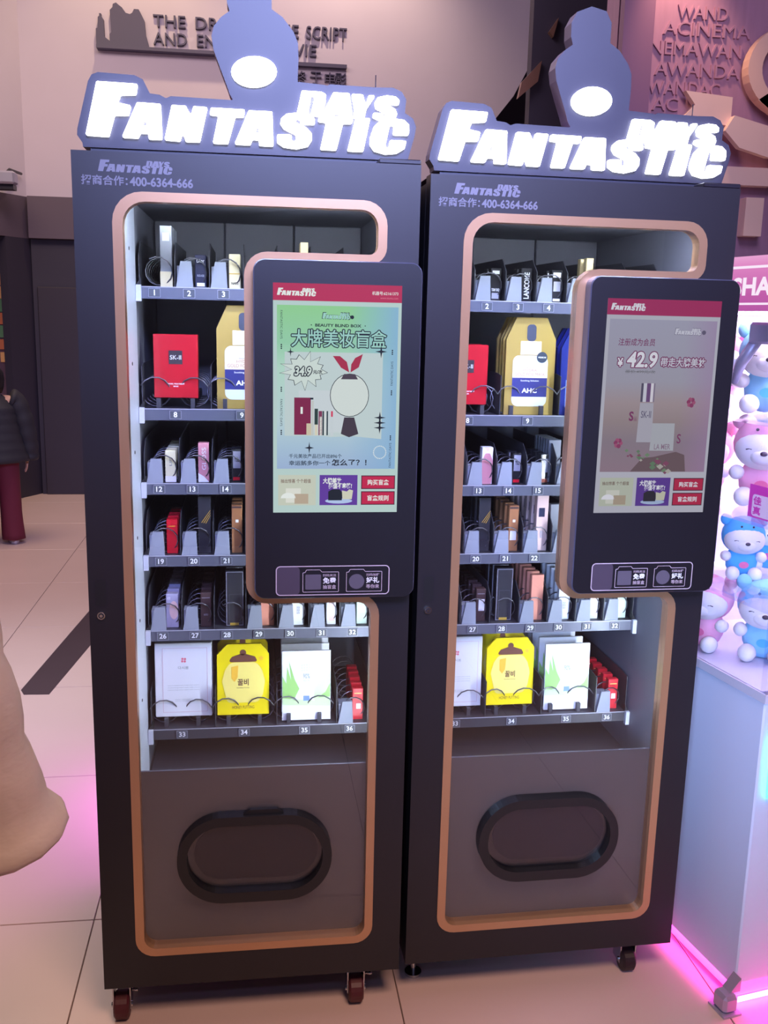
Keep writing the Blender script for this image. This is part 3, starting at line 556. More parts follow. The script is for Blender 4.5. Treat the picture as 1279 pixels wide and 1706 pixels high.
    scr_text(mb, '千元美妆产品已开出896个', .125, .545, .735, .755, Y-.001, screen('px_text', 40, 56, 72), .01); scr_text(mb, '幸运鹅多你一个', .125, .455, .765, .787, Y-.001, screen('px_text', 40, 56, 72), .015); scr_text(mb, '怎么了？！', .465, .745, .758, .788, Y-.001, ink, .025)
    for x, y0, y1, rr in ((.055, .115, .235, 90), (.055, .495, .612, 90), (.925, .325, .43, -90), (.925, .685, .795, -90)): scr_text(mb, 'FANTASTIC DAYS', x, x+.018, y0, y1, Y-.001, screen('px_text', 40, 56, 72), .0, rr)
    for x, y in ((.064, .268), (.064, .452), (.064, .640), (.934, .285), (.934, .462), (.934, .662)):
        for k in (-.008, 0, .008): mb.flat(disc(*P_(x, y+k), .0016, 8), Y-.001, ink)
    for i in range(24):
        a = 2*PI*i/24; mb.flat(disc(*P_(.85+.05*math.cos(a), .727+.028*math.sin(a)), .0013, 6), Y-.001, wht)
    screen_buttons(mb, 1.0, False)
def screen_right(mb):
    wht = screen('px_white_dim', 196, 196, 206); base = screen('px_mint_dim', 160, 160, 172)
    mb.flat(scr_rect(0, 1, 0, 1), Y, base); mb.flat(scr_rect(0, 1, 0, .073), Y-.0003, screen('px_header_dim', 142, 36, 80)); scr_logo(mb, .03, .33, .020, .054, Y-.0006, wht)
    mb.flat(scr_rect(.03, .975, .092, .802), Y-.0003, screen_gradient('px_poster_dim', [(0, (126, 106, 118)), (.20, (120, 108, 118)), (.34, (132, 118, 120)), (.46, (142, 128, 132)), (.60, (140, 138, 152)), (1, (142, 142, 160))], zrange=(1.246, 1.585), xmix=(.58, .72, (140, 110, 150), 0, 0)))
    ink = screen('px_plum', 106, 44, 84)
    scr_logo(mb, .60, .84, .125, .160, Y-.0007, screen('px_shadow', 84, 78, 100)); scr_logo(mb, .603, .837, .127, .158, Y-.0009, screen('px_grey', 176, 176, 190)); mb.flat(disc(*P_(.862, .145), .005, 10), Y-.0007, screen('px_shadow', 84, 78, 100))
    scr_text(mb, '注册成为会员', .115, .435, .178, .212, Y-.0008, ink, .01, shear=.1)
    scr_text_o(mb, '¥', .118, .168, .268, .308, Y-.0008, wht, ink, .03, .05); scr_text_o(mb, '42.9', .20, .47, .238, .312, Y-.0008, wht, ink, .03, .05, shear=.12); scr_text_o(mb, '带走大牌美妆', .50, .90, .262, .306, Y-.0008, screen('px_grey', 176, 176, 190), ink, .02, .04, shear=.05)
    scr_text(mb, '原价:499元/次', .195, .455, .322, .338, Y-.0008, screen('px_olive', 92, 92, 96), .0); mb.flat(scr_rect(.19, .46, .329, .331), Y-.001, screen('px_olive', 92, 92, 96))
    # bottle with metallic cap, a white jar, a spray of flowers and a bark pedestal
    for x0, x1, c in ((.345, .365, (70, 66, 84)), (.365, .395, (176, 176, 188)), (.395, .43, (92, 64, 104)), (.43, .455, (190, 186, 196)), (.455, .468, (110, 100, 120))): mb.flat(scr_rect(x0, x1, .383, .470), Y-.0008, screen('px_c%d_%d_%d' % c, *c))
    mb.flat(scr_poly([(.345, .475), (.465, .475), (.475, .66), (.335, .66)]), Y-.0007, screen('px_bottle', 150, 148, 160)); scr_text(mb, 'SK-II', .36, .45, .512, .545, Y-.001, screen('px_shadow', 84, 78, 100), .01)
    scr_text(mb, 'S', .255, .295, .515, .560, Y-.001, ink, .03); scr_text(mb, 'iiii', .30, .325, .54, .56, Y-.001, ink)
    mb.flat(scr_poly([(.47, .57), (.67, .57), (.675, .70), (.46, .70)]), Y-.0008, screen('px_jar', 150, 152, 160)); scr_text(mb, 'LA MER', .50, .645, .668, .694, Y-.001, screen('px_text_dim', 120, 100, 118), .01)
    scr_text(mb, 'S', .70, .735, .62, .665, Y-.001, ink, .01)
    mb.flat(scr_poly([(.30, .80), (.40, .735), (.50, .73), (.70, .705), (.78, .72), (.80, .80)]), Y-.0009, screen('px_bark', 92, 74, 78))
    rr = random.Random(5)
    for i in range(26):
        a = rr.random(); x = .20+.42*a+rr.random()*.05; y = .66+.10*a+rr.random()*.05
        c = [(84, 108, 84), (96, 118, 92), (150, 146, 140), (112, 60, 84)][rr.randrange(4)]; w = .012+.02*rr.random()
        mb.flat(scr_poly([(x-w, y), (x, y-w*.4), (x+w, y), (x, y+w*.45)]), Y-.0012-.00002*i, screen('px_l%d_%d_%d' % c, *c))
    for cx, cy in ((.80, .47), (.175, .665)):
        for k in range(6): mb.flat(disc(P_(cx, cy)[0]+.006*math.cos(k), P_(cx, cy)[1]+.007*math.sin(k), .005, 8), Y-.0013-.00002*k, screen('px_petal%d' % (k % 2), *((140, 70, 100), (120, 48, 84))[k % 2]))
    screen_buttons(mb, .84, True)

machL = machine((0, 0, .103), (0, 0, 0), 'black cosmetics vending machine with pale green screen poster, nearer the coat', 'L', {1, 28})
machR = machine((.7213, .0307, .0913), (0, .0027, .0225), 'black cosmetics vending machine with grey screen poster beside the claw machine', 'R', {28})

# ================================================================ goods in the lanes
ORD = ['front', 'second', 'third', 'fourth', 'fifth', 'sixth', 'seventh', 'eighth', 'ninth']
TENS = ['', '', 'twenty', 'thirty']; ONES = 'zero one two three four five six seven eight nine ten eleven twelve thirteen fourteen fifteen sixteen seventeen eighteen nineteen'.split()
def words(n): return ONES[n] if n < 20 else TENS[n//10]+('-'+ONES[n % 10] if n % 10 else '')
def row_of(n): return 0 if n < 8 else 1 if n < 12 else 2 if n < 19 else 3 if n < 26 else 4 if n < 33 else 5
def lane_x(n):
    r = row_of(n); return WIDE[n-8] if r == 1 else WIDE[n-33] if r == 5 else NARROW[n-(1, 0, 12, 19, 26)[r]]
def copy_tree(o):
    c = o.copy(); COL.objects.link(c)
    for ch in o.children: d = ch.copy(); COL.objects.link(d); d.parent = c
    return c
def carton(w, h, t, m, prints=None, name='cosmetic_box', shape=None):
    """box or flat pouch with its base centre at the origin, front face on y = 0"""
    b = MB()
    if shape: b.prism(shape, 0, t, m)
    else: b.box(-w/2, w/2, 0, t, 0, h, m, b=.0012)
    o = b.build(name)
    if prints:
        for nm, fn in prints:
            p = MB(); fn(p); p.build(nm, o)
    return o
def queue(mach, side, num, proto, desc, cat, count=1, du=.026, pitch=.0445, lift=0, d0=.302, tilt=0, jit=0, yaw=0):
    base = Matrix.LocRotScale(mach.location, mach.rotation_euler, None)
    rj = random.Random(num*7+(side == 'R'))
    for i in range(count):
        o = proto if i == 0 else copy_tree(proto)
        zz = ROWS[row_of(num)]+.0132+lift
        m = base @ Matrix.Translation((lane_x(num)+du+(rj.random()-.5)*jit*(i > 0), d0+i*pitch, zz)) @ Matrix.Rotation(-tilt-(rj.random()*.02 if i and jit else 0), 4, 'X') @ Matrix.Rotation(yaw, 4, 'Z')
        o.location, q, _ = m.decompose(); o.rotation_euler = q.to_euler()
        who = 'left' if side == 'L' else 'right'
        pos = 'in' if count == 1 else ORD[i]+' in'
        tag(o, f'{desc}, {pos} lane {words(num)}, {who} machine', cat, f'{desc} queue' if count > 1 else None)
def lab(x0, x1, z0, z1, m, y=-.0006): return lambda p: p.flat(rect(x0, x1, z0, z1), y, m)
def txt(t, x0, x1, z0, z1, m, off=.02, rot=0, y=-.0009): return lambda p: p.text(t, x0, x1, z0, z1, y, m, off, 0, rot)
def both(*fs): return lambda p: [f(p) for f in fs]
m_silver = mat('carton_silver', rgb(168, 172, 182), .28, metal=.55); m_dark = mat('carton_black', rgb(34, 34, 40), .3, coat=.3); m_cream = mat('carton_cream', rgb(226, 214, 176), .4, noise=.04)
m_red = mat('carton_red', rgb(178, 26, 40), .3, coat=.3); m_pink = mat('carton_pink', rgb(206, 140, 150), .4); m_crim = mat('carton_crimson', rgb(206, 24, 44), .35); m_lemon = mat('carton_lemon', rgb(232, 230, 186), .4)
m_bronze = mat('carton_bronze', rgb(176, 122, 84), .35, metal=.25); m_navy = mat('carton_navy', rgb(40, 44, 74), .35); m_iri = mat('carton_pearl', rgb(190, 190, 222), .25, metal=.2, noise=.1, nscale=30)
m_brown = mat('carton_brown', rgb(70, 52, 54), .4); m_salm = mat('carton_salmon', rgb(214, 142, 122), .4); m_white = mat('carton_white', rgb(224, 226, 232), .4); m_pale = mat('carton_blush', rgb(220, 190, 184), .4)
m_green = mat('carton_mint', rgb(206, 226, 210), .4); m_gold = mat('pouch_gold', rgb(206, 178, 98), .3, metal=.5, noise=.05, nscale=6); m_yel = mat('pouch_yellow', rgb(244, 220, 20), .4); m_blue = mat('pouch_blue', rgb(40, 52, 140), .25, metal=.2)
m_smoke = mat('acrylic_smoke', rgb(52, 52, 58), .12, coat=.6); m_tan = mat('pale_gold', rgb(206, 186, 140), .35, metal=.3)
wp, bp, sp_ = 'white_print', 'black_print', 'silver_print'
g_stripe = mat('gold_stripe', rgb(206, 168, 70), .35, metal=.4)
mat('print_honey', rgb(246, 226, 120), .5); mat('print_grey', rgb(130, 140, 140), .5); mat('print_paper', rgb(232, 238, 238), .5); mat('print_amber', rgb(246, 190, 60), .5)
def honey(p):
    y = -.0006
    p.flat(round_poly([(-.045, .052), (-.040, .032), (.038, .032), (.050, .052), (.056, .090), (.048, .120), (.034, .140), (-.032, .140), (-.046, .120), (-.054, .090)], .02, 5), y, mat('print_honey', rgb(246, 226, 120), .5))
    p.flat(round_poly([(-.038, .141), (.038, .141), (.030, .155), (.008, .162), (-.008, .162), (-.028, .155)], .004, 4), y-.0003, mat('print_cocoa', rgb(110, 66, 52), .5)); p.flat(disc(0, .166, .008, 12), y-.0003, 'print_cocoa')
    p.flat([(-.030, .128), (-.012, .132), (-.014, .10), (-.022, .088), (-.030, .098)], y-.0004, mat('print_amber', rgb(246, 190, 60), .5))
    p.text('꿀비', -.014, .014, .078, .096, y-.0006, 'print_cocoa', .02); p.text('bombee honey', -.016, .016, .070, .074, y-.0006, 'print_cocoa'); p.text('HONEY PUTTING', -.028, .028, .016, .024, y-.0006, 'print_cocoa', .0)
    p.flat(star(.046, .150, .007, .6, 5), y-.0004, 'print_amber')
def aloe(p):
    y = -.0006; g1 = mat('print_leaf', rgb(150, 196, 110), .5); g2 = mat('print_leaf2', rgb(196, 220, 168), .5)
    p.flat([(-.062, .055), (-.030, .060), (-.018, .085), (-.030, .11), (-.045, .16), (-.040, .11), (-.050, .145), (-.052, .10), (-.062, .12)], y, g1)
    p.flat([(.062, .055), (.022, .052), (.012, .07), (.032, .10), (.058, .145), (.048, .11), (.062, .13)], y, g2)
    p.flat([(-.062, .042), (.062, .036), (.062, .058), (.02, .052), (-.062, .060)], y-.0003, g2); p.flat([(.030, .060), (.05, .075), (.062, .10), (.062, .062)], y-.0004, g1)
    p.flat(rect(-.016, .020, .06, .15), y-.0005, mat('print_paper', rgb(232, 238, 238), .5))
    for k, z in enumerate((.146, .139, .132)): p.text('알로에 수딩', -.014, .016, z, z+.005, y-.0008, mat('print_grey', rgb(130, 140, 140), .5))
    p.text('90%', -.009, .009, .112, .126, y-.0008, 'print_grey', .02); p.text('ALOE', -.008, .008, .104, .110, y-.0008, 'print_grey', .0); p.flat(rect(-.008, .008, .052, .066), y-.0008, mat('print_bluestamp', rgb(110, 140, 180), .5))
def serum(p):
    y = -.0006
    p.flat(round_poly(rect(-.046, .046, .022, .150), .016, 6), y, mat('print_bottle', rgb(206, 218, 230), .3)); p.flat(rect(-.046, .046, .104, .112), y-.0002, mat('print_bottle2', rgb(226, 206, 180), .4))
    p.flat(rect(-.046, .046, .046, .094), y-.0003, mat('print_indigo', rgb(40, 44, 112), .5)); p.flat(rect(-.044, .044, .094, .120), y-.0003, mat('print_peach', rgb(230, 208, 186), .5))
    p.flat(rect(-.027, .027, .152, .186), y-.0002, mat('print_cap', rgb(228, 214, 188), .3)); p.flat(rect(-.027, -.018, .152, .186), y-.0004, wp); p.flat(rect(.016, .022, .152, .186), y-.0004, 'print_bottle2')
    p.flat(round_poly(rect(-.012, .012, .186, .228), .009, 5), y-.0002, mat('print_slate', rgb(58, 64, 80), .5))
    p.text('PREMIUM', -.012, .012, .118, .1215, y-.0006, mat('print_tan', rgb(150, 120, 110), .5)); p.text('HYDRA', -.018, .018, .110, .1165, y-.0006, 'print_tan', .0); p.text('GOLD FOIL MASK', -.040, .040, .099, .107, y-.0006, 'print_tan', .0)
    p.text('Soothing Solution', -.024, .024, .084, .089, y-.0006, wp, .01); p.text('AHC', -.020, .020, .056, .068, y-.0006, wp, .03)
    p.flat(disc(.030, .146, .014, 18), y-.0007, mat('print_teal', rgb(48, 60, 76), .5)); p.text('PREMIUM', .020, .040, .144, .148, y-.0009, wp, .02)
def goods(mach, side):
    Q = lambda *a, **k: queue(mach, side, *a, **k)
    lft = side == 'L'
    # top row
    if lft:
        Q(1, carton(.028, .140, .026, m_silver, [('label_print', both(lab(-.008, .008, .105, .124, wp), lab(-.014, .014, 0, .036, m_cream), txt('LIPSTICK', -.004, .004, .05, .10, sp_, .02, -90)))]), 'tall silver box with cream foot', 'box', 4, d0=.304)
        Q(2, carton(.026, .076, .024, m_navy, [('label_print', both(txt('Dior', -.009, .009, .058, .067, wp), lab(-.009, .009, .004, .012, wp), txt('ROUGE', -.008, .008, .026, .031, sp_)))]), 'dark navy lipstick box with white lettering', 'box', 2)
        Q(3, carton(.027, .080, .024, m_cream, [('label_print', both(lab(-.0135, .0135, .034, .036, g_stripe), txt('NARS', -.008, .008, .010, .016, bp)))]), 'cream upright lipstick box', 'box', 3)
    else:
        Q(1, carton(.026, .070, .024, m_white), 'plain white lipstick box', 'box', 2)
        Q(2, carton(.026, .080, .024, m_dark, [('label_print', both(lab(-.009, .009, .066, .074, wp), txt('TOM FORD', -.010, .010, .024, .031, wp), lab(-.009, .009, .006, .020, sp_)))]), 'black lipstick box with three white labels', 'box', 2)
        Q(3, carton(.028, .082, .024, m_dark, [('label_print', txt('LANCOME', -.006, .008, .008, .072, wp, .03, -90))]), 'black box with vertical white lettering', 'box', 2)
        Q(4, carton(.028, .080, .024, m_dark, [('label_print', both(lab(-.010, .010, .062, .074, wp), lab(-.008, .010, .028, .052, sp_), lab(-.008, .010, .004, .010, wp)))]), 'black box with silver and white labels', 'box', 2)
    Q(5, carton(.019, .112, .019, m_tan), 'tall pale gold box', 'box', 2, du=.031)
    # second row, the large packs
    sk = carton(.104, .150, .022, m_red, [('label_print', both(lab(-.016, .016, .080, .112, mat('print_charcoal', rgb(52, 44, 48), .4)), txt('SK-II', -.013, .013, .091, .101, wp, .0), txt('FACIAL TREATMENT', -.020, .020, .032, .035, wp), txt('MASK', -.006, .006, .026, .029, wp)))], 'mask_box')
    Q(8, sk, 'crimson face mask box with dark square emblem', 'box', 1 if lft else 2, du=.001, lift=.0245, pitch=.07, yaw=-.06 if lft else 0)
    pouch = [(-.065, 0), (.065, 0), (.065, .19), (.040, .245), (-.040, .245), (-.065, .19)]
    Q(9, carton(.13, .245, .010, m_gold, [('label_print', serum)], 'mask_pouch', pouch), 'gold mask pouch printed with a dropper bottle', 'pouch', 2 if lft else 4, du=.006 if lft else .008, pitch=.030, tilt=.02, jit=.004)
    Q(10, carton(.13, .22, .010, m_blue, [('label_print', both(lab(-.05, .05, .02, .09, mat('print_sky', rgb(120, 150, 220), .4))))], 'mask_pouch', [(a, b*.9) for a, b in pouch]), 'blue shiny mask pouch', 'pouch', 3, du=.0, pitch=.035, tilt=.02, jit=.004)
    # third row
    Q(12, carton(.026, .077, .024, m_lemon if lft else m_white, [('label_print', both(lab(-.013, .013, 0, .014, wp), txt('LIP', -.003, .003, .04, .06, 'print_grey' if 'print_grey' in MATS else sp_, 0, -90)))]), 'pale lemon lip balm box' if lft else 'small white lip balm box', 'box', 5 if lft else 3)
    if lft: Q(13, carton(.026, .096, .024, m_pink, [('label_print', both(lambda p: p.flat([(-.013, 0), (.013, 0), (.0, .014), (-.013, .022)], -.0006, wp), txt('GLOSS', -.004, .006, .03, .085, 'print_paper' if 'print_paper' in MATS else wp, 0, -90)))]), 'dusty pink gloss box with white corner', 'box', 1)
    else: Q(13, carton(.029, .096, .024, m_white, [('label_print', both(lambda p: p.flat(round_poly([(-.013, .0), (.013, .0), (.0145, .06), (.006, .080), (-.006, .080), (-.0145, .06)], .004, 3), -.0006, m_pink), lambda p: p.flat([(-.009, .095), (.009, .095), (0, .085)], -.0006, m_pale)))]), 'white box with a large pink heart print', 'box', 1)
    Q(14, carton(.024, .080, .024, m_dark, [('label_print', both(lab(-.008, .010, .034, .076, sp_), txt('YSL', -.005, .006, .05, .062, bp), lab(-.008, .008, .004, .012, m_crim)))]), 'black lipstick box with tall grey label', 'box', 2)
    if not lft:
        Q(15, carton(.024, .078, .024, m_dark, [('label_print', both(lab(-.004, .010, .03, .066, sp_), lab(-.010, .010, .004, .014, mat('print_rust', rgb(150, 70, 50), .5))))]), 'black box with slanted silver label', 'box', 3, du=.022, yaw=.25)
        Q(16, carton(.034, .112, .012, m_silver), 'flat grey box standing in a tight file', 'box', 6, du=-.022, pitch=.022, d0=.33)
    # fourth row
    Q(19, carton(.027, .086, .024, m_crim if lft else m_pale, [('label_print', both(txt('DIOR ADDICT', -.009, .009, .068, .071, 'print_amber' if 'print_amber' in MATS else wp)))]), 'bright red lipstick box' if lft else 'blush pink lipstick box', 'box', 4 if lft else 3)
    Q(20, carton(.031, .144, .026, m_smoke, [('label_print', both(*[(lambda k: lambda p: p.flat([(-.008+k*.005, .078-k*.001), (-.006+k*.005, .078-k*.001), (.0145, .108-k*.006), (.0145, .110-k*.006)], -.0006, g_stripe))(k) for k in range(3)]))]), 'tall smoky clear box with gold strokes', 'box', 2 if lft else 6, d0=.302)
    Q(21, carton(.026, .122, .022, m_bronze, [('label_print', both(lab(-.003, .004, .078, .085, wp), lab(-.012, .012, .114, .1185, m_brown)))]+([] if lft else [('price_sticker', lab(-.009, .008, .03, .055, wp, -.0008))])), 'bronze powder box with tiny white square', 'box', 3 if lft else 4)
    if not lft:
        Q(22, carton(.032, .150, .022, m_pale, [('label_print', both(lab(-.010, .006, .092, .116, m_navy), txt('01', -.004, .004, .035, .055, sp_)))]), 'tall blush foundation box', 'box', 6, du=.024)
        Q(23, carton(.034, .125, .022, m_silver, [('label_print', lab(-.016, .016, .0, .05, wp))]), 'silver box leaning in its lane', 'box', 1, du=-.014, tilt=.05)
    # fifth row
    Q(26, carton(.030, .088, .022, m_iri if lft else m_white, [('label_print', both(lambda p: p.flat(disc(.004, .046, .011, 16, .024), -.0006, mat('print_peach2', rgb(232, 200, 200), .4)), txt('3CE', -.012, -.004, .074, .080, wp)))]), 'pearly iridescent palette box' if lft else 'white palette box', 'box', 8 if lft else 4, du=.022)
    Q(27, carton(.026, .090, .022, m_brown, [('label_print', both(lab(-.010, .010, .076, .0775, sp_), txt('INTO', -.005, .005, .03, .035, sp_)))]+([] if lft else [('price_sticker', lab(-.006, .010, .03, .062, wp, -.0008))])), 'dark brown lipstick box', 'box', 6)
    Q(28, carton(.045, .146, .026, m_smoke, [('label_print', lambda p: (outline(p, rect(-.021, .021, .003, .143), .0012, -.0006, sp_), outline(p, rect(-.014, .016, .01, .085), .0008, -.0006, 'plate_dark'))), ('foil_tab', lab(-.012, .010, .003, .010, g_stripe, -.0008))]), 'large glossy black box with silver outline', 'box', 3, du=.019 if lft else .010)
    Q(29, carton(.034, .126, .016, m_salm), 'tall salmon pink box', 'box', 6, du=.022, pitch=.036, jit=.002)
    Q(30, carton(.032, .125, .016, m_white, [('label_print', txt('BB', -.003, .005, .03, .05, sp_))]), 'tall white skincare box', 'box', 5, du=.020, pitch=.036, jit=.002)
    Q(31, carton(.024, .072, .020, m_white, [('label_print', lab(-.006, .008, .01, .06, m_pale))]), 'small white box with blush label', 'box', 3)
    Q(32, carton(.027, .072, .020, m_green, [('label_print', lab(-.006, .008, .03, .05, wp))]), 'small pale mint box', 'box', 3)
    # bottom row
    def bx(p):
        outline(p, rect(-.052, .060, .012, .182), .0008, -.0006, mat('print_pinkline', rgb(206, 160, 176), .5)); pk = mat('print_pink', rgb(222, 110, 130), .5)
        for a in range(4): p.flat(disc(.001+.0045*math.cos(a*PI/2+.7), .150+.0045*math.sin(a*PI/2+.7), .003, 8), -.0006, pk)
        p.text('다시봄', -.013, .013, .126, .134, -.0006, 'print_grey', .0)
        for z in (.082, .076, .070): p.text('moisturising sheet mask with cherry', -.040, .040, z, z+.0025, -.0006, 'print_grey')
        for z in (.045, .041): p.text('ten sheets', -.022, .022, z, z+.002, -.0006, 'print_grey')
    Q(33, carton(.142, .195, .020, m_white, [('label_print', bx)], 'mask_box'), 'large white mask box with thin pink border', 'box', 2, du=.004, lift=.0245, pitch=.075, tilt=.04)
    hs = [(-.066, 0), (.066, 0), (.066, .160), (.046, .188), (-.040, .188), (-.066, .160)]
    Q(34, carton(.132, .188, .008, m_yel, [('label_print', honey)], 'mask_pouch', hs), 'yellow mask pouch printed with a honey jar', 'pouch', 2, du=-.002, lift=.0245, pitch=.085, tilt=.05, jit=.004)
    Q(35, carton(.126, .186, .007, m_white, [('label_print', aloe)], 'mask_pouch', [(-.063, 0), (.063, 0), (.063, .186), (-.063, .186)]), 'white mask pouch printed with green aloe leaves', 'pouch', 4, du=.006, lift=.004, pitch=.055, tilt=.05, jit=.006)
    Q(36, carton(.028, .086, .020, m_crim, [('label_print', both(lab(-.010, .010, .072, .074, 'print_honey'), lab(-.004, .008, .03, .045, wp)))]), 'small bright red box', 'box', 5, du=.023, pitch=.04)
goods(machL, 'L'); goods(machR, 'R')
# ================================================================ claw machine beside the right cabinet
K = empty('claw_machine', (1.538, -.081, 0), (0, 0, .186)); tag(K, 'white and pink claw machine with plush toys and magenta floor light', 'claw machine')
CW, CD = .86, .52
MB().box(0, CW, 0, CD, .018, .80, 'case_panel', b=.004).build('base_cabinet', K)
MB().box(-.004, CW+.004, -.004, CD, .80, .822, 'case_white').build('base_top', K)
b = MB(); b.box(.03, CW-.03, .03, CD-.03, .0, .018, 'dark_metal'); b.build('plinth', K)
b = MB(); b.box(.0, CW, -.006, -.001, .006, .018, 'led_magenta_core'); b.box(-.006, -.001, -.006, .025, .006, .022, 'led_magenta_core'); b.build('led_strip', K)
b = MB(); b.box(.0, CW, .02, .03, .001, .016, 'led_magenta'); b.build('floor_light', K)
b = MB(); b.tube([(.034, -.006, .56), (.030, -.006, .70), (.06, -.006, .745), (CW-.1, -.006, .745)], .006, 'led_cyan'); b.build('neon_line', K)
f = MB(); f.box(-.055, -.012, -.035, .015, .004, .05, mat('clear_foot', rgb(190, 170, 200), .2, metal=.4), b=.008); f.box(-.06, -.008, -.042, .02, 0, .006, 'silver_metal'); f.prism([(-.03, .05), (.0, .05), (.0, .085)], -.02, .01, 'clear_foot'); f.build('corner_foot', K)
# glass case
MB().box(0, .005, 0, CD, .822, 1.70, 'case_glass').build('side_pane', K)
MB().box(.005, CW, 0, .005, .822, 1.70, 'case_glass').build('front_pane', K)
for x, y in ((.0, .0), (CW-.02, 0), (.0, CD-.02), (CW-.02, CD-.02)): MB().box(x+.0005, x+.02, y+.0005, y+.02, .822, 1.70, 'acrylic' if x < .1 and y < .1 else 'case_white').build('case_post', K)
w_in = mat('case_inner', rgb(240, 226, 240), .6)
MB().box(.02, CW, CD-.01, CD, .822, 1.70, w_in).build('back_panel', K)
MB().box(CW-.01, CW, .0, CD-.01, .822, 1.70, w_in).build('far_panel', K)
for z in (1.016, 1.212, 1.448): MB().box(.006, CW-.012, .012, CD-.012, z-.008, z, 'acrylic').build('shelf_plate', K)
hd = MB(); hd.box(-.006, CW, -.006, CD, 1.70, 1.825, screen_gradient('header_pink', [(0, (196, 96, 176)), (.3, (206, 100, 180)), (.8, (236, 140, 206)), (1, (250, 176, 226))], zrange=(1.70, 1.825), k=.85)); hd = hd.build('header', K)
def side_flat(mb, pts, m, x=-.0072): mb.add([(x, a, b) for a, b in pts], [tuple(range(len(pts)))], m)
hl = MB(); wht = screen('header_white', 250, 232, 250, 1.0)
side_flat(hl, rect(0, CD, 1.797, 1.803), wht); side_flat(hl, rect(0, CD, 1.714, 1.719), wht)
v, fcs, asp = text_geo('SHA', .035, 0)
hl.add([(-.0072, .245-p*.135, 1.735+q*.042) for p, q in v], fcs, wht); hl.build('header_lettering', hd)
cl = MB(); cl.box(.012, .105, .10, .20, 1.625, 1.675, 'silver_metal', b=.006); cl.cyl((.06, .15, 1.672), (0, 0, 1), .018, .027, 'silver_metal')
cl = cl.build('claw', K)
for pts in ([(.03, .19, 1.63), (.026, .23, 1.58), (.024, .25, 1.53)], [(.085, .14, 1.63), (.088, .12, 1.56), (.08, .10, 1.53)], [(.08, .19, 1.63), (.115, .21, 1.56), (.11, .20, 1.50)]):
    q = MB(); q.tube(pts, [.014, .014, .010], 'silver_metal', 8); q.build('claw_prong', cl)
for z in (1.68,):
    q = MB(); q.box(.10, CW-.1, .10, CD-.1, 1.694, 1.699, mat('case_led', (1, 1, 1, 1), .5, emit=9, ecol=(1, .86, .98, 1))); q.build('case_lamp', K)
for z in (1.425, 1.19, .995):
    q = MB(); q.box(.05, CW-.1, CD-.02, CD-.012, z, z+.006, 'case_led'); q.build('shelf_lamp', K)
pt = MB(); y = .0
side_flat(pt, rect(.045, .135, 1.222, 1.30), mat('tag_magenta', rgb(206, 60, 176), .5, emit=.25), .0085); side_flat(pt, round_poly(rect(.050, .122, 1.226, 1.278), .008, 4), mat('tag_pale', rgb(236, 210, 236), .5, emit=.2), .0080)
v, fcs, asp = text_geo('佳', .03, 0); pt.add([(.0076, .118-p*.028, 1.254+q*.020) for p, q in v], fcs, 'tag_magenta'); v, fcs, asp = text_geo('真', .03, 0); pt.add([(.0076, .118-p*.028, 1.230+q*.020) for p, q in v], fcs, 'tag_magenta')
pt.build('price_tag', K)
al = bpy.data.lights.new('case_lamp_light', 'AREA'); al.energy = 13; al.color = (1, .86, .97); al.size = .35
ao = bpy.data.objects.new('case_lamp_light', al); COL.objects.link(ao); ao.location = (1.86, .22, 1.69)

ml = bpy.data.lights.new('floor_glow', 'AREA'); ml.energy = 2.0; ml.color = (1, .0, .5); ml.shape = 'RECTANGLE'; ml.size = .8; ml.size_y = .03
mo = bpy.data.objects.new('floor_glow', ml); COL.objects.link(mo); mo.location = (1.95, -.035, .07); mo.rotation_euler = (-.35, 0, .186)
ml2 = bpy.data.lights.new('floor_glow_side', 'AREA'); ml2.energy = .5; ml2.color = (1, .03, .50); ml2.shape = 'RECTANGLE'; ml2.size = .03; ml2.size_y = .4
mo2 = bpy.data.objects.new('floor_glow_side', ml2); COL.objects.link(mo2); mo2.location = (1.49, .12, .04); mo2.rotation_euler = (0, -.5, .186)
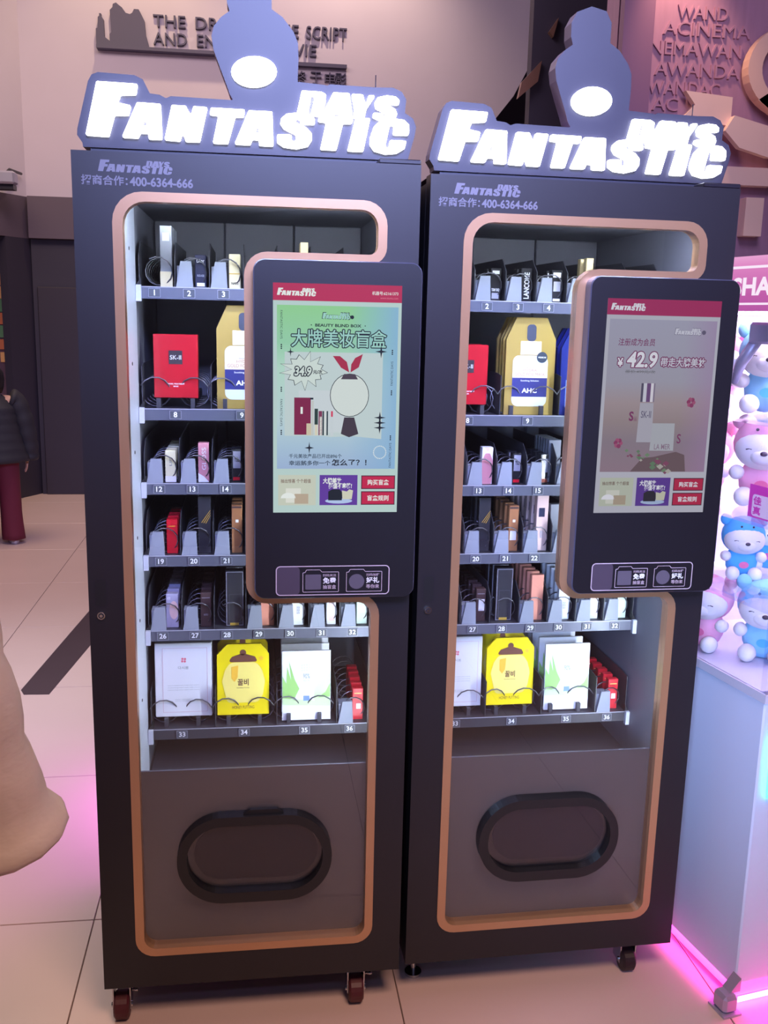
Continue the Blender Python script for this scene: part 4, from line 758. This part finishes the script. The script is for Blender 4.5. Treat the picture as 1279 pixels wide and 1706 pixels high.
# plush toys: hooded round animals, no two placed alike
pl_white = mat('plush_white', rgb(242, 238, 240), .9, noise=.04, nscale=40, bump=.3)
plc = {'blue': mat('plush_blue', rgb(150, 212, 246), .9, noise=.05, nscale=40, bump=.3), 'pink': mat('plush_pink', rgb(250, 176, 206), .9, noise=.05, nscale=40, bump=.3), 'deep': mat('plush_deep_blue', rgb(90, 184, 246), .9, noise=.05, nscale=40, bump=.3), 'hot': mat('plush_hot_pink', rgb(240, 120, 166), .9, noise=.05, nscale=40, bump=.3)}
pl_nose = mat('plush_nose', rgb(84, 74, 90), .6)
def plush(loc, h, rz, c1, c2, label, tilt=(0, 0)):
    """seated plush animal, height h, facing -Y before turning"""
    r = empty('plush_toy', loc, (tilt[0], tilt[1], rz)); tag(r, label, 'plush toy', 'plush toys in the claw machine'); k = h
    MB().ball((0, 0, .27*k), (.25*k, .20*k, .27*k), plc[c2], 16, 10).build('body', r)
    hm = MB().ball((0, .01*k, .68*k), (.34*k, .28*k, .31*k), plc[c1], 18, 12).build('hood', r)
    for s in (-1, 1):
        MB().ball((s*.09*k, -.225*k, .86*k), (.018*k, .012*k, .018*k), pl_nose, 8, 6).build('hood_eye', hm)
    fc = MB(); fc.ball((0, -.10*k, .63*k), (.315*k, .225*k, .235*k), pl_white, 18, 12); fc.ball((0, -.26*k, .57*k), (.15*k, .09*k, .10*k), pl_white, 14, 9)
    fc = fc.build('face', r)
    MB().ball((0, -.345*k, .61*k), (.04*k, .03*k, .028*k), pl_nose, 10, 7).build('nose', fc)
    for s in (-1, 1):
        MB().tube([(s*.13*k, -.295*k, .645*k), (s*.16*k, -.285*k, .650*k), (s*.19*k, -.27*k, .640*k)], .008*k, pl_nose, 5).build('closed_eye', fc)
        MB().ball((s*.28*k, .02*k, .93*k), (.09*k, .06*k, .10*k), plc[c1], 12, 8).build('ear', r)
        MB().ball((s*.27*k, -.12*k, .36*k), (.085*k, .11*k, .085*k), pl_white, 12, 8).build('paw', r)
        MB().ball((s*.17*k, -.24*k, .11*k), (.11*k, .13*k, .11*k), pl_white, 12, 8).build('foot', r)
    q = MB(); v = disc(.0, .24*k, .075*k, 14, .055*k); q.flat(v, -.203*k, plc['deep'] if c2 == 'blue' else plc['hot']); q.build('belly_patch', r)
    return r
FZ = -.52
plush((1.655, .26, 1.448), .225, FZ, 'blue', 'blue', 'white-faced blue plush animal on the top clear shelf under the claw')
plush((1.60, .40, 1.448), .20, FZ-.3, 'hot', 'pink', 'hot pink hooded plush behind the blue one on the top shelf')
plush((1.66, .25, 1.212), .23, FZ, 'pink', 'pink', 'pale pink plush with closed eyes beside the magenta price tag')
plush((1.575, .385, 1.212), .20, FZ-.3, 'pink', 'pink', 'small pink plush behind the pale pink one on the middle shelf')
plush((1.625, .25, 1.016), .165, FZ+.25, 'deep', 'deep', 'deep blue plush on the lowest clear shelf under the pink row')
plush((1.745, .33, 1.016), .17, FZ, 'blue', 'deep', 'light blue plush behind the deep blue one on the lowest shelf')
plush((1.66, .165, .822), .21, FZ, 'blue', 'blue', 'big light blue hooded plush on the case floor')
plush((1.55, .265, .822), .20, FZ-.35, 'pink', 'pink', 'pink plush on the case floor pressed against the side pane')
plush((1.79, .20, 1.212), .20, FZ, 'pink', 'hot', 'pink plush with a hot pink body right of the price tag')
plush((1.80, .20, .822), .20, FZ, 'deep', 'blue', 'deep blue hooded plush right of the big light blue one on the floor')

# ================================================================ people
skin_m = mat('skin', rgb(206, 160, 140), .5)
def body_mesh(name, parent, joints, edges):
    """one continuous skinned figure from joints {name: (pos, radius)}"""
    me = bpy.data.meshes.new(name); ks = list(joints); me.from_pydata([joints[k][0] for k in ks], [(ks.index(a), ks.index(b)) for a, b in edges], [])
    o = bpy.data.objects.new(name, me); COL.objects.link(o)
    o.modifiers.new('s', 'SKIN'); sub = o.modifiers.new('u', 'SUBSURF'); sub.levels = 1; sub.render_levels = 1
    for i, k in enumerate(ks):
        r = joints[k][1]; me.skin_vertices[0].data[i].radius = r if isinstance(r, tuple) else (r, r)
    me.skin_vertices[0].data[0].use_root = True
    bpy.context.view_layer.update(); dg = bpy.context.evaluated_depsgraph_get()
    m2 = bpy.data.meshes.new_from_object(o.evaluated_get(dg), depsgraph=dg); o.modifiers.clear(); o.data = m2
    m2.materials.clear(); m2.materials.append(skin_m); m2.polygons.foreach_set('use_smooth', [True]*len(m2.polygons))
    o.parent = parent; return o
def ering(cx, cy, z, rx, ry, n=24, w=0, ph=0): return [(cx+(rx+w*math.sin(5*t+ph))*math.cos(t), cy+(ry+w*math.cos(4*t+ph))*math.sin(t), z) for t in [2*PI*i/n for i in range(n)]]
def person(loc, rz, H, label, coat_m, trouser_m, hair_m, shoe_m, coat_hem, flare, kind, up=0):
    """standing figure facing -Y, height H, arms hanging"""
    r = empty('person', loc, (0, 0, rz)); tag(r, label, 'person'); k = H/1.7
    J = {'pelvis': ((0, 0, .92*k), .12*k), 'waist': ((0, 0, 1.06*k), .11*k), 'chest': ((0, 0, 1.28*k), (.15*k, .11*k)), 'neck': ((0, .0, 1.44*k), .055*k), 'head': ((0, -.01*k, 1.53*k), .085*k), 'crown': ((0, 0, 1.63*k), .075*k)}
    E_ = [('pelvis', 'waist'), ('waist', 'chest'), ('chest', 'neck'), ('neck', 'head'), ('head', 'crown')]
    for s, n in ((-1, 'l'), (1, 'r')):
        J.update({'hip'+n: ((s*.10*k, 0, .86*k), .09*k), 'knee'+n: ((s*.11*k, -.01*k, .48*k), .058*k), 'ankle'+n: ((s*.115*k, .01*k, .08*k), .038*k), 'toe'+n: ((s*.13*k, -.12*k, .03*k), .03*k),
                  'sh'+n: ((s*.19*k, 0, 1.38*k), .055*k), 'el'+n: ((s*.26*k, .01*k, (1.10+up*.6)*k), .042*k), 'wr'+n: ((s*.28*k, -.03*k, (.86+up)*k), .03*k), 'palm'+n: ((s*.28*k, -.04*k, (.79+up)*k), (.016*k, .036*k))})
        E_ += [('pelvis', 'hip'+n), ('hip'+n, 'knee'+n), ('knee'+n, 'ankle'+n), ('ankle'+n, 'toe'+n), ('chest', 'sh'+n), ('sh'+n, 'el'+n), ('el'+n, 'wr'+n), ('wr'+n, 'palm'+n)]
        for q, (dy, L_) in enumerate(((-.030, .075), (-.010, .085), (.010, .080), (.028, .062))):
            J['f%d%s' % (q, n)] = ((s*.28*k, (-.04+dy)*k, (.755+up)*k), .009*k); J['g%d%s' % (q, n)] = ((s*.275*k, (-.045+dy)*k, (.755+up-L_*.6)*k), .008*k); J['h%d%s' % (q, n)] = ((s*.262*k, (-.05+dy)*k, (.755+up-L_)*k), .007*k)
            E_ += [('palm'+n, 'f%d%s' % (q, n)), ('f%d%s' % (q, n), 'g%d%s' % (q, n)), ('g%d%s' % (q, n), 'h%d%s' % (q, n))]
        J['t1'+n] = ((s*.268*k, -.085*k, (.80+up)*k), .010*k); J['t2'+n] = ((s*.262*k, -.105*k, (.765+up)*k), .008*k); E_ += [('wr'+n, 't1'+n), ('t1'+n, 't2'+n)]
    bd = body_mesh('body', r, J, E_)
    fm = MB(); fm.ball((0, -.095*k, 1.535*k), (.018*k, .025*k, .028*k), skin_m, 10, 7)
    for s in (-1, 1): fm.ball((s*.09*k, 0, 1.54*k), (.014*k, .025*k, .034*k), skin_m, 8, 6); fm.ball((s*.033*k, -.085*k, 1.56*k), (.015*k, .008*k, .009*k), 'white_print', 8, 6); fm.ball((s*.033*k, -.092*k, 1.56*k), (.007*k, .004*k, .008*k), 'black_print', 8, 6)
    fm.ball((0, -.085*k, 1.49*k), (.025*k, .010*k, .007*k), mat('lips', rgb(170, 90, 90), .5), 10, 6); fm.build('face_features', r)
    hr = MB(); hr.loft([ering(0, .015*k, z*k, a*k, b*k, 20) for z, a, b in ((1.44, .085, .06), (1.50, .105, .085), (1.57, .112, .105), (1.63, .105, .10), (1.68, .075, .075), (1.705, .03, .03))], hair_m); o = hr.build('hair', r)
    for v in o.data.vertices:
        if v.co.y < -.02*k and v.co.z < 1.62*k: v.co.y = -.02*k
    # coat: torso with flared hem, sleeves with padded rolls
    ct = MB(); rings = []; z0, z1 = coat_hem, 1.43*k; N = 22
    for i in range(N+1):
        t = i/N; z = z0+(z1-z0)*t; puff = .012*k*abs(math.sin(t*PI*7))
        w = (.20+flare*(1-t)**2)*k if t < .8 else (.20-.13*((t-.8)/.2)**1.4)*k
        rings.append(ering(0, 0, z, w+puff, w*.72+puff, 28, .004*k, t*6))
    ct.loft(rings, coat_m); ct.build('coat', r)
    for s in (-1, 1):
        sv = MB(); P = [(s*.15, 0, 1.39), (s*.20, 0, 1.37), (s*.245, .005, 1.25), (s*.275, .005, 1.12), (s*.295, -.01, .98), (s*.305, -.03, .86), (s*.305, -.035, .815 if up else .80)]
        pts = []; R_ = []
        for i in range(len(P)-1):
            for q in range(4): t = q/4; pts.append(tuple((P[i][j]*(1-t)+P[i+1][j]*t)*k for j in range(3))); g = (i+t)/(len(P)-1); R_.append((.088-.008*g+.010*abs(math.sin(g*PI*6))+(.045*max(0, g-.74)*3.85 if kind == 'wide' else 0))*k)
        pts.append(tuple(c*k for c in P[-1])); R_.append((.118 if kind == 'wide' else .080)*k)
        sv.tube(pts, R_, coat_m, 16); sv.build('sleeve', r)
    for s in (-1, 1):
        tr = MB(); tr.loft([ering(s*x*k, y*k, z*k, a*k, a*1.05*k, 18, .004*k, z*9) for x, y, z, a in ((.085, 0, .95, .105), (.095, 0, .80, .108), (.105, -.005, .55, .098), (.112, 0, .30, .098), (.118, .01, .10, .104), (.12, .01, .045, .106))], trouser_m); tr.build('trouser_leg', r)
        sh = MB(); sh.loft([[(s*.125*k+a*math.cos(t)*k, (-.045+b*math.sin(t))*k, z*k) for t in [2*PI*i/18 for i in range(18)]] for z, a, b in ((0, .048, .135), (.03, .050, .138), (.055, .044, .12), (.085, .036, .07))], shoe_m); sh.build('shoe', r)
    return r
person((-1.455, 5.03, 0), PI+.35, 1.28, 'person in a black padded jacket and burgundy trousers seen from behind', mat('jacket_black', rgb(44, 42, 50), .7, noise=.1, nscale=12), mat('trouser_burgundy', rgb(112, 34, 56), .8, noise=.08, nscale=14), mat('hair_black', rgb(26, 22, 26), .5), mat('shoe_white', rgb(214, 200, 206), .5), .60, .10, 'plain')
person((-.385, -.50, 0), 2.9, 1.70, 'person in a long cream padded coat passing close by, sleeve in view', mat('coat_cream', rgb(206, 180, 164), .75, noise=.12, nscale=7, bump=.7, stretch=(1, 1, 2.2)), mat('trouser_grey', rgb(70, 66, 72), .8), mat('hair_brown', rgb(40, 28, 26), .5), mat('shoe_dark', rgb(50, 44, 46), .5), .755, .13, 'wide', .12)
